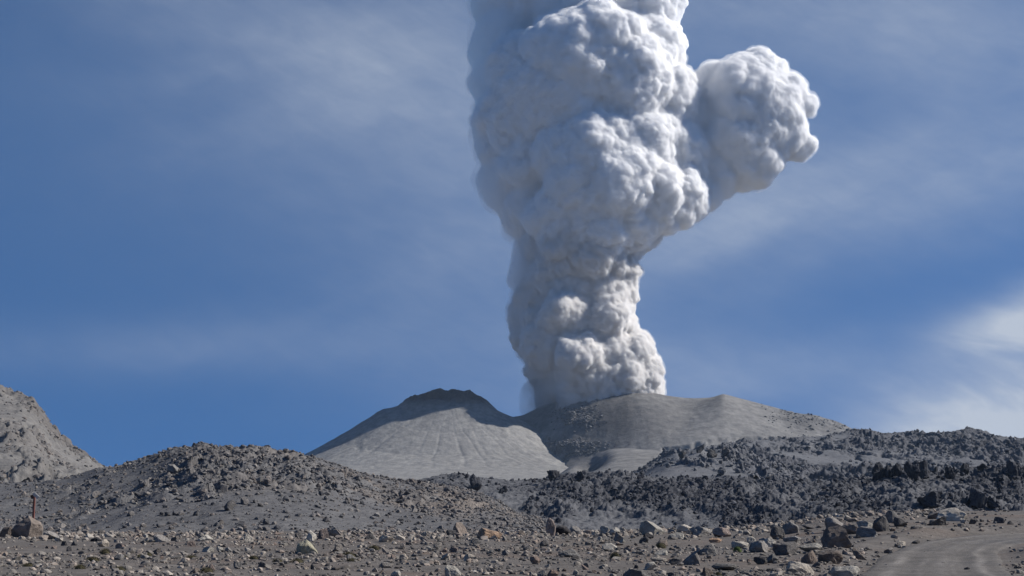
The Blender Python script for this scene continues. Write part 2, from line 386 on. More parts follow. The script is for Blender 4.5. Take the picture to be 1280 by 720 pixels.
# ---- left hill of ash and broken rock
HILL = [(-400, 640), (-200, 612), (0, 598), (50, 597), (85, 592), (105, 585), (119, 580), (150, 575), (185, 566), (210, 558), (225, 555), (240, 552), (262, 552), (280, 554.5), (310, 557), (340, 559), (360, 561), (390, 566), (420, 574), (445, 583), (464, 589), (480, 592), (497, 596), (520, 598), (545, 601), (575, 606), (600, 611), (620, 619), (640, 631), (660, 638), (676, 642), (705, 656), (723, 664), (760, 684), (900, 740)]
hc = curve(HILL)
def hill_D(u): return 330 + 60 * np.sin(u * 9) - 90 * sst(u, -0.1, 0.04)
HF = 150.0
def hill_fn(U, T):
    D = hill_D(U); V = np.where(T <= 1, HF + (D - HF) * T, D + (T - 1) * 260)
    X, Y = U * V, V
    zc = EYE + hc(U, np.clip(T, 0, 1)) * D; zb = -2.5
    zc = np.maximum(zc - 0.9, zb - 6)
    t = np.clip(T, 0, 1)
    P = 0.28 * t + 0.72 * sst(t, -0.25, 1.15) ; P = (P - 0.72 * sst(0, -0.25, 1.15)) / (0.28 + 0.72 * (float(sst(1, -0.25, 1.15)) - float(sst(0, -0.25, 1.15))))
    Z = zb + (zc - zb) * P
    Z = np.where(T > 1, zc - (T - 1) ** 2 * 40 - (T - 1) * 10, Z)
    pxx = 640 + U * F; s = (Z - EYE) / V; pyy = 640 - s * F
    hgt = np.clip((zc - zb) / 18, 0.1, 1)
    # where rock breaks through the ash
    o = 0.5 + 1.0 * fbm(X, Y * 0.45, 22, 21, 5, 0.55)
    o = o + 0.5 * np.exp(-((pxx - 260) / 75) ** 2 - ((pyy - 580) / 25) ** 2) + 0.75 * np.exp(-((pxx - 445) / 60) ** 2 - ((pyy - (612 + 0.12 * (pxx - 445))) / 17) ** 2)
    o = o + 0.7 * np.exp(-((pxx - 545) / 55) ** 2 - ((pyy - 628) / 16) ** 2) + 0.5 * np.exp(-((pxx - 375) / 50) ** 2 - ((pyy - 617) / 16) ** 2) + 0.35 * np.exp(-((pxx - 90) / 80) ** 2 - ((pyy - 605) / 16) ** 2)
    o = o - 0.9 * np.exp(-((pxx - 230) / 160) ** 2 - ((pyy - 655) / 17) ** 2) - 0.4 * np.exp(-((pxx - 330) / 60) ** 2 - ((pyy - 650) / 20) ** 2)
    m = sst(o, 0.42, 0.95)
    rough = fbm(X, Y, 13, 31, 7, 0.62, True)
    w, cid = worley2(X / 3.2 + 0.4 * vnoise(X / 3, Y / 3, 0, 7), Y / 3.2, 5)
    blocks = (cid * 1.3 - 0.3) * sst(0.75 - w, 0, 0.28)
    Z = Z + hgt * (m * (1 - 0.6 * sst(t, 0.75, 1)) * (2.4 * rough - 0.9 + 1.3 * blocks) + 3.0 * fbm(X, Y * 0.5, 36, 3, 4) * sst(t, 0, 0.25) * (1 - 0.75 * sst(t, 0.75, 1)) + 0.28 * fbm(X, Y, 4, 12, 4))
    warm = m * sst(pxx, 330, 470) * 0.9 * sst(fbm(X, Y, 25, 44, 3), -0.3, 0.3) + 0.35 * m * sst(fbm(X, Y, 18, 46, 3), 0, 0.4)
    hill_fn.mask = m
    return X, Y, Z, np.clip(warm, 0, 1)
HT = np.r_[np.linspace(0, 1, 330), np.linspace(1.01, 2, 30)]
HU = (-0.62, 0.075, 1150)
fan('hill', *HU, HT, hill_fn, M_hill)

# ---- blocky lava field
LAVA = [(300, 640), (480, 608), (520, 598), (544, 593), (570, 593), (600, 594), (640, 598), (662, 597), (687, 595), (723, 592.5), (750, 594), (784, 596), (839, 598), (893, 595), (960, 595), (1014, 598), (1054, 596), (1094, 592), (1108, 589), (1151, 588), (1177, 590), (1205, 588), (1227, 586), (1267, 584), (1290, 584), (1400, 588), (1700, 600)]
lc = curve(LAVA)
def lava_D(u): return 900 + 90 * np.sin(u * 13 + 1)
LF = 320.0
def lava_fn(U, T):
    D = lava_D(U); V = np.where(T <= 1, LF + (D - LF) * T, D + (T - 1) * 500)
    X, Y = U * V, V; zc = EYE + (lc(U, np.clip(T, 0, 1)) - 0.0012) * D; zb = -17.0
    t = np.clip(T, 0, 1)
    Z = zb + (zc - zb) * (0.45 * t + 0.55 * sst(t, 0.0, 1.1) / float(sst(1, 0, 1.1)))
    Z = np.where(T > 1, zc - (T - 1) * 25 - 30 * (T - 1) ** 2, Z)
    k = V / 900
    sm = sst(fbm(X, Y * 0.22, 60, 61, 4), 0.0, 0.35)               # ash-choked hollows
    r1 = fbm(X, Y * 0.45, 48, 51, 7, 0.6, True)
    w, cid = worley2(X / 9 + 0.5 * vnoise(X / 9, Y / 9, 0, 7), Y / 9, 5)
    w2, cid2 = worley2(X / 3.8, Y / 3.8, 15); w3 = worley2(X / 1.9, Y / 2.2, 35)
    b = cid * sst(0.8 - w, 0, 0.35) * 2.2 + cid2 ** 2 * sst(0.8 - w2, 0, 0.3) * 2.0 + w3[1] * sst(0.8 - w3[0], 0, 0.3) * 1.2
    amp = np.minimum(1, 0.15 + 0.95 * k) * (1 - 0.6 * sm) * (0.35 + 0.65 * sst(t, 0.0, 0.3)) * (1 - 0.45 * sst(t, 0.85, 1))
    Z = Z + amp * (9.0 * r1 + b) + 6 * fbm(X, Y * 0.5, 130, 72, 3) * np.sin(math.pi * np.clip(t, 0, 1)) + 1.0 * fbm(X, Y, 8, 71, 4) - 2.0
    dust = sst(fbm(X, Y * 0.25, 40, 91, 6, 0.6), -0.02, 0.3) * (0.7 - 0.5 * sst(t, 0.7, 0.95)) + 0.4 * sm
    dust = dust * sst(t, 0.03, 0.25)
    return X, Y, Z, np.clip(dust, 0, 1)
LT = np.r_[np.linspace(0, 1, 420), np.linspace(1.01, 2, 30)]
LU = (-0.25, 0.62, 1250)
fan('lava_field', *LU, LT, lava_fn, M_lava)

# ---- rocky ridge at the right, behind the lava field
RIDGE = [(600, 660), (700, 622), (760, 605), (800, 588), (833, 566), (875, 560), (922, 554), (960, 552), (990, 549), (1016, 546), (1040, 543), (1060, 539.5), (1074, 538), (1090, 541.5), (1104, 543.5), (1115, 544), (1137, 542), (1150, 544), (1162, 545.5), (1177, 541.5), (1190, 539), (1205, 537), (1227, 539), (1249, 545), (1265, 546.5), (1280, 548), (1400, 562), (1700, 590)]
rcv = curve(RIDGE)
RF = 1350.0
def ridge_D(u): return 2250 + 200 * np.sin(u * 22 + 2)
def ridge_fn(U, T):
    D = ridge_D(U); V = np.where(T <= 1, RF + (D - RF) * T, D + (T - 1) * 900)
    X, Y = U * V, V; zc = EYE + rcv(U, np.clip(T, 0, 1)) * D; zb = EYE + 0.021 * RF
    zc = np.maximum(zc, zb - 40); t = np.clip(T, 0, 1)
    Z = zb + (zc - zb) * (0.6 * t + 0.4 * sst(t, 0, 1))
    Z = np.where(T > 1, zc - (T - 1) * 60 - 140 * (T - 1) ** 2, Z)
    hg = np.clip((zc - zb) / 70, 0.15, 1)
    q = fbm(X, Y, 300, 14, 3)
    m = sst(0.42 + 1.0 * fbm(X, Y * 0.35, 90, 101, 6, 0.6), 0.05, 0.40)
    r1 = fbm(X, Y * 0.5, 90, 111, 7, 0.62, True)
    w, cid = worley2(X / 13 + 0.5 * vnoise(X / 13, Y / 13, 0, 7), Y / 16, 25)
    w2, cid2 = worley2(X / 6, Y / 8, 27); b = cid * sst(0.8 - w, 0, 0.3) * 7 + cid2 * sst(0.8 - w2, 0, 0.3) * 3.5
    Z = Z + hg * (m * (1 - 0.55 * sst(t, .85, 1)) * (20 * r1 + b - 11) + 22 * q * np.sin(t * math.pi) + 2 * fbm(X, Y, 30, 5, 4) * (1 - 0.6 * sst(t, .8, 1)))
    return X, Y, Z, np.clip(m * 0.9 * sst(r1 + 0.3 * fbm(X, Y, 60, 3, 3), -0.5, 0.4), 0, 1)
fan('ridge', 0.0, 0.62, 1000, np.r_[np.linspace(0, 1, 300), np.linspace(1.01, 2, 30)], ridge_fn, M_ridge)

# ---- hump of rubble with dark spires in front of the plateau
HUMP = [(760, 640), (790, 602), (812, 588), (831, 573), (845, 567), (856, 568), (866, 563), (875, 559), (884, 566), (893, 562), (907, 560), (918, 563), (930, 567), (945, 573), (965, 582), (985, 591), (1010, 604), (1050, 640)]
uc = curve(HUMP, 0.03)
def hump_fn(U, T):
    D = 1500 + 0 * U; V = np.where(T <= 1, 1080 + 420 * T, 1500 + (T - 1) * 300)
    X, Y = U * V, V; zc = EYE + uc(U, np.clip(T, 0, 1)) * D; zb = EYE + 0.020 * 1080
    zc = np.maximum(zc, zb - 30); t = np.clip(T, 0, 1)
    Z = zb + (zc - zb) * (0.5 * t + 0.5 * sst(t, 0, 1)); Z = np.where(T > 1, zc - (T - 1) * 40 - 60 * (T - 1) ** 2, Z)
    hg = np.clip((zc - zb) / 30, 0.1, 1); r1 = fbm(X, Y, 48, 131, 6, 0.6, True); w, cid = worley2(X / 9, Y / 12, 45); w2, cid2 = worley2(X / 4, Y / 5, 47)
    m = sst(0.25 + fbm(X, Y * 0.35, 45, 133, 5), 0.0, 0.35)
    Z = Z + hg * (m * (7 * r1 - 3 + cid ** 2 * sst(0.75 - w, 0, 0.4) * 8 + cid2 * sst(0.8 - w2, 0, .3) * 2) + 1.5 * fbm(X, Y, 20, 5, 4))
    return X, Y, Z, np.clip(m * 0.8 * sst(r1, -0.5, 0.4), 0, 1)
fan('rubble_hump', 0.06, 0.24, 420, np.r_[np.linspace(0, 1, 200), np.linspace(1.01, 2, 20)], hump_fn, M_ridge)

# ---- low ash mound between the cone and the ridge
MOUND = [(560, 625), (640, 604), (680, 600), (700, 592), (715, 581), (733, 570), (748, 563.5), (766, 561.5), (790, 560), (820, 562), (850, 568), (880, 578), (920, 590), (980, 615), (1060, 640)]
mc = curve(MOUND)
def mound_fn(U, T):
    D = 2700 + 60 * np.sin(U * 30); V = np.where(T <= 1, 1900 + (D - 1900) * T, D + (T - 1) * 700)
    X, Y = U * V, V; zc = EYE + mc(U, np.clip(T, 0, 1)) * D; zb = EYE + 0.011 * 1900
    zc = np.maximum(zc, zb - 50); t = np.clip(T, 0, 1)
    Z = zb + (zc - zb) * sst(t, -0.1, 1.25) / float(sst(1, -0.1, 1.25))
    Z = np.where(T > 1, zc - (T - 1) * 60 - 90 * (T - 1) ** 2, Z)
    px = 640 + U * F
    hol = np.exp(-((px - 738) / 17) ** 2 - ((t - 0.82) / 0.16) ** 2)
    Z = Z + 3 * fbm(X, Y, 90, 5, 5) - 26 * hol + 4 * hol * fbm(X, Y, 25, 8, 4, 0.5, True)
    m = np.clip(sst(fbm(X, Y, 160, 33, 5), 0.2, 0.5) * 0.6 + 0.9 * hol, 0, 1)  # shade of the hollow painted into the tone, on top of the real dip
    return X, Y, Z, m
fan('ash_mound', -0.06, 0.26, 420, np.r_[np.linspace(0, 1, 200), np.linspace(1.01, 2, 20)], mound_fn, M_dome)

# ---- the bare ash cone (left) and the broad summit dome (right)
YC, YP = 4060.0, 4150.0
CONE = [(300, 610), (340, 592), (392, 563.5), (414, 551), (435, 539), (450, 529), (464, 520.5), (472, 515), (479, 511.5), (489, 510), (497, 507.5), (507, 500), (518, 494), (529, 491), (540, 488.5), (551, 486), (565, 484.5), (576, 487), (587, 488.5), (598, 494), (609, 500), (616, 507), (622, 513), (634, 519), (650, 524), (666, 533), (682, 544), (700, 557), (725, 570), (760, 584), (820, 603)]
def cone_fn():
    u, s = px2ray(*np.array(CONE, float).T); xs = u * YC; zs = EYE + s * YC
    xc = float(px2ray(561, 485)[0]) * YC; zt = zs.max()
    gx = np.r_[np.linspace(-2000, -780, 60), np.linspace(-760, 760, 760), np.linspace(780, 1400, 40)]
    gy = np.r_[np.linspace(-2200, -1520, 40), np.linspace(-1500, 520, 680), np.linspace(540, 1400, 30)]; n, m = len(gx), len(gy)
    X, Y = np.meshgrid(gx, gy)
    r = np.hypot(X, Y * 1.0); a = np.arctan2(Y, X)
    wob = 1 + 0.05 * np.sin(3 * a + 1)
    L = np.interp(xc - r, xs, zs); Rr = np.interp(xc + r, xs, zs)
    w = 0.5 + 0.5 * np.cos(a); w = sst(w, 0.1, 0.9)
    side = np.abs(np.sin(a))
    Z = L * (1 - w) + Rr * w
    Pf = np.interp(r, [0, 60, 110, 200, 330, 450, 640, 900, 1200, 1500], [zt - 3, zt - 40, zt - 76, zt - 140, zt - 208, zt - 240, zt - 264, zt - 280, zt - 288, zt - 298])
    Z = Z * (1 - side ** 1.5) + Pf * side ** 1.5
    front = sst(-Y, -30, 80)
    gl = vnoise(a * 13 + 2.2 * vnoise(r / 90, a * 3, 0, 5), r / 300, 0, 3) + 0.55 * vnoise(a * 31, r / 160, 0, 4) + 0.35 * vnoise(a * 70, r / 120, 0, 14)
    gz = sst(r, 40, 150) * (1 - 0.6 * sst(r, 330, 520))
    Z = Z + gl * 1.1 * gz * (0.25 + 0.75 * sst(vnoise(a * 2.5, r * 0, 0, 41), -0.4, 0.5))
    # a few carved runnels fanning out low on the front
    for k, (a0, wd, dp) in enumerate(((-1.42, 0.018, 7), (-1.30, 0.014, 6), (-1.20, 0.02, 5), (-1.62, 0.014, 5), (-1.05, 0.015, 4), (-1.80, 0.02, 4), (-2.2, 0.02, 4))):
        aa = a - a0 - 0.03 * vnoise(r / 90, r * 0, k * 3.1, 9)
        Z = Z - 0.2 * dp * np.exp(-(aa / wd) ** 2) * sst(r, 110, 260) * (1 - sst(r, 430, 560))
    top = (1 - sst(r, 90, 190)) * sst(Z, zt - 70, zt - 20)
    Z = Z + top * (11 * fbm(X, Y, 38, 17, 6, 0.62, True) - 4) + 1.6 * fbm(X, Y, 34, 2, 6, 0.6)
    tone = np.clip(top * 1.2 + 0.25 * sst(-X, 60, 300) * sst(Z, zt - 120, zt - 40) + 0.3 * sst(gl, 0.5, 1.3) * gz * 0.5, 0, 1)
    Z = Z - 190 * sst(r, 1250, 2000)
    me = make_mesh('volcano_cone', np.stack([X + xc, Y + YC, Z], -1).reshape(-1, 3), grid_faces(m, n), M_cone, tone.ravel(), True)
    link('volcano_cone', me, kind='structure')
cone_fn()

DOME = [(200, 640), (400, 610), (560, 560), (620, 528), (640, 521), (655, 518), (662, 514), (676, 507), (690, 503), (705, 499), (720, 495), (734, 492), (748, 489.5), (763, 488), (784, 487.5), (805, 489), (820, 491), (842, 495), (857, 497), (870, 497.5), (885, 497), (893, 495.5), (904, 492), (914, 494.5), (925, 497.5), (940, 501.5), (960, 507), (980, 512), (996, 516), (1010, 517), (1022, 520), (1050, 529), (1090, 546), (1200, 580), (1500, 620)]
dc = curve(DOME, 0.13)
YD = 4060.0; DFt = 2650.0
def dome_fn(U, T):
    DFt = 2850 + 740 * (1 - sst(640 + U * F, 650, 900))
    D = YD + 130 * (1 - sst(640 + U * F, 640, 720)); V = np.where(T <= 1, DFt + (D - DFt) * T, D + (T - 1) * 800)
    X, Y = U * V, V; zc = EYE + dc(U, np.clip(T, 0, 1)) * D; zb = EYE + 0.022 * DFt
    t = np.clip(T, 0, 1); px = 640 + U * F
    Z = zb + (zc - zb) * (0.30 * t + 0.70 * sst(t, 0.35, 1.10) / float(sst(1, 0.35, 1.10)))
    Z = np.where(T > 1, zc - (T - 1) * 60 - 160 * (T - 1) ** 2, Z)
    s = 640 - (Z - EYE) / V * F
    rk = np.exp(-((px - 722) / 26) ** 2 - ((s - 524) / 13) ** 2)
    rk2 = np.exp(-((px - 712) / 38) ** 2 - ((s - 562) / 9) ** 2)
    dome_fn.mask = rk + rk2 * 1.2 + 0.5 * sst(px, 930, 1010) * sst(-s, -560, -500)
    rr = sst(px, 930, 1010) * sst(-s, -552, -500)
    # shallow fold running down from the shoulder
    Z = Z + 7 * np.exp(-((px - 905 + (s - 500) * 0.5) / 30) ** 2) * sst(t, 0.55, 0.9) * (1 - sst(t, 0.93, 1)) - 14 * np.exp(-((px - 862 + (s - 500) * 0.25) / 26) ** 2) * sst(t, 0.5, 0.85) * (1 - sst(t, 0.93, 1))
    Z = Z + (1 - 0.7 * sst(t, 0.9, 1)) * 9 * fbm(X, Y, 420, 77, 4) + 2.5 * fbm(X, Y, 90, 7, 5) + 2.2 * fbm(X, Y * 0.25, 45, 37, 4) * (1 - 0.7 * sst(t, .9, 1))
    Z = Z + (rk * 16 + rk2 * 18 + rr * 11) * fbm(X, Y, 50, 19, 6, 0.6, True)
    Z = Z + 10 * sst(fbm(X, Y, 260, 55, 3), 0.1, 0.16) * sst(t, 0.1, 0.3) * (1 - sst(t, 0.45, 0.6))
    for xa, xb, ya, yb, dp in ((828, 878, 559, 553, 15), (880, 905, 553, 549, 6), (922, 962, 548, 547, 16)):
        ln = ya + (yb - ya) * (px - xa) / (xb - xa) + 1.2 * vnoise(px / 7, px * 0, 0, 4)
        Z = Z - dp * sst(px, xa - 4, xa + 5) * (1 - sst(px, xb - 5, xb + 4)) * sst(s, ln - 0.6, ln + 1.2) * (1 - sst(s, ln + 6, ln + 30))
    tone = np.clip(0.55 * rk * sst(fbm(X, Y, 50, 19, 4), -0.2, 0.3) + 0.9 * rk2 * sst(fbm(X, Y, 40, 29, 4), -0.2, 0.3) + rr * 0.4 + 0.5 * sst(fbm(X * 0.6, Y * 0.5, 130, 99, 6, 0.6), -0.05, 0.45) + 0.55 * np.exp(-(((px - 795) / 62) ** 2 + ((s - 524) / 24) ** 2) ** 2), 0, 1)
    return X, Y, Z, tone
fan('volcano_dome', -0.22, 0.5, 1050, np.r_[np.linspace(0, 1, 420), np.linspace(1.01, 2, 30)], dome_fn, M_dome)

# ---- far mountain at the left edge
FARM = [(-700, 520), (-400, 470), (-200, 462), (-80, 470), (-30, 482), (0, 488.5), (12, 492), (22, 497), (30, 500), (36, 503), (46, 511), (54, 520), (60, 532), (65, 541), (73, 549), (81, 556), (92, 562), (105, 568), (119, 577), (140, 592), (200, 620), (300, 650)]
fc = curve(FARM, 0.04)
def farm_fn(U, T):
    D = 1500 + 0 * U; V = np.where(T <= 1, 800 + 700 * T, 1500 + (T - 1) * 700)
    X, Y = U * V, V; zc = EYE + fc(U, np.clip(T, 0, 1)) * D; zb = EYE + 0.010 * 800
    zc = np.maximum(zc, zb - 30); t = np.clip(T, 0, 1)
    Z = zb + (zc - zb) * (0.75 * t + 0.25 * sst(t, 0, 1))
    Z = np.where(T > 1, zc - (T - 1) * 60 - 90 * (T - 1) ** 2, Z)
    hg = np.clip((zc - zb) / 80, 0.1, 1)
    m = sst(0.35 + fbm(X, Y * 0.4, 70, 201, 5) + 0.5 * sst(t, 0.8, 1) - 0.5 * np.exp(-((t - 0.66) / 0.09) ** 2), 0.1, 0.6)
    r1 = fbm(X, Y, 70, 211, 7, 0.62, True); wc = worley2(X / 7, Y / 11, 65)
    Z = Z + hg * (m * (16 * r1 - 4 + 5 * wc[1] * sst(0.8 - wc[0], 0, .3)) * (1 - 0.3 * sst(t, 0.9, 1)) + 3 * fbm(X, Y, 60, 5, 5))
    return X, Y, Z, m * sst(fbm(X, Y, 60, 8, 4), -0.2, 0.3)
fan('mountain', -0.75, -0.17, 620, np.r_[np.linspace(0, 1, 300), np.linspace(1.01, 2, 20)], farm_fn, M_farm)
# ------------------------------------------------------------ stones
def ico(sub):
    bm = bmesh.new(); bmesh.ops.create_icosphere(bm, subdivisions=sub, radius=1)
    V = np.array([v.co[:] for v in bm.verts]); Fc = np.array([[v.index for v in f.verts] for f in bm.faces]); bm.free(); return V, Fc
ICO = {k: ico(k) for k in (1, 2, 3, 4)}
def rock_shape(sub, seed, kind='block'):
    """angular stone: a sphere cut by random planes, then roughened; sits in a unit box, base at z=0"""
    r = np.random.default_rng(seed); V, Fc = ICO[sub]; V = V.copy()
    V = V * (1 + 0.18 * fbm(V[:, 0] + seed, V[:, 1], 1.4, seed, 3, z=V[:, 2:3].ravel() * 0.9)[:, None])
    npl, lo, hi = {'block': (15, .42, .78), 'slab': (12, .45, .78), 'round': (16, .5, .82), 'wedge': (8, .35, .75), 'upright': (9, .5, .85)}[kind]
    for k in range(npl):
        n = r.normal(size=3); n /= np.linalg.norm(n); o = r.uniform(lo, hi)
        V = V - np.outer(np.maximum(0, V @ n - o), n) * 0.97
    if kind == 'wedge':
        n = np.array([r.uniform(.4, .8) * r.choice((-1, 1)), r.uniform(-.3, .3), .75]); n /= np.linalg.norm(n); V = V - np.outer(np.maximum(0, V @ n - 0.2), n)
    if sub >= 3:
        nr = V / (np.linalg.norm(V, axis=1)[:, None] + 1e-6)
        d = 0.045 * fbm(V[:, 0] * 1.0, V[:, 1], 0.45, seed + 5, 4, z=V[:, 2] * 1.8) + (0.10 if sub >= 4 else 0.06) * fbm(V[:, 0], V[:, 2], 0.8, seed + 8, 6, 0.6, ridged=True, z=V[:, 1] * 1.3)
        V = V + nr * d[:, None]
    if sub >= 4: V = V + nr * (0.022 * fbm(V[:, 0], V[:, 1], 0.12, seed + 9, 3, 0.6, z=V[:, 2] * 8) + 0.03 * fbm(V[:, 0], V[:, 1], 0.3, seed + 19, 3, 0.6, z=V[:, 2] * 3))[:, None]
    mn, mx = V.min(0), V.max(0); V = (V - (mn + mx) / 2) / (mx - mn); V[:, 2] += 0.5
    return V, Fc
def tone_mat(name, col, var=0.35):
    lo = [c * 0.72 for c in col]; hi = [min(0.6, c * 1.25) for c in col]
    return mat_rock(name, lo, hi, [c * f for c, f in zip(col, (1.05, 0.97, 0.9))], 3.5, 1.0, use_tone=False, bdist=0.16, dust=((0.155, 0.139, 0.125), 0.88, 0.99, 0.4))
TM = {'dark': tone_mat('stone_dark', (0.125, 0.117, 0.112)), 'grey': tone_mat('stone_grey', (0.22, 0.208, 0.195)), 'brown': tone_mat('stone_brown', (0.20, 0.165, 0.14)),
      'pink': tone_mat('stone_pink', (0.25, 0.20, 0.175)), 'pale': tone_mat('stone_pale', (0.42, 0.39, 0.34)), 'tan': tone_mat('stone_tan', (0.31, 0.215, 0.15)), 'cream': tone_mat('stone_cream', (0.42, 0.385, 0.28)),
      'black': tone_mat('stone_black', (0.035, 0.034, 0.037))}
B, W_, S_, R_, U_ = 'block', 'wedge', 'slab', 'round', 'upright'
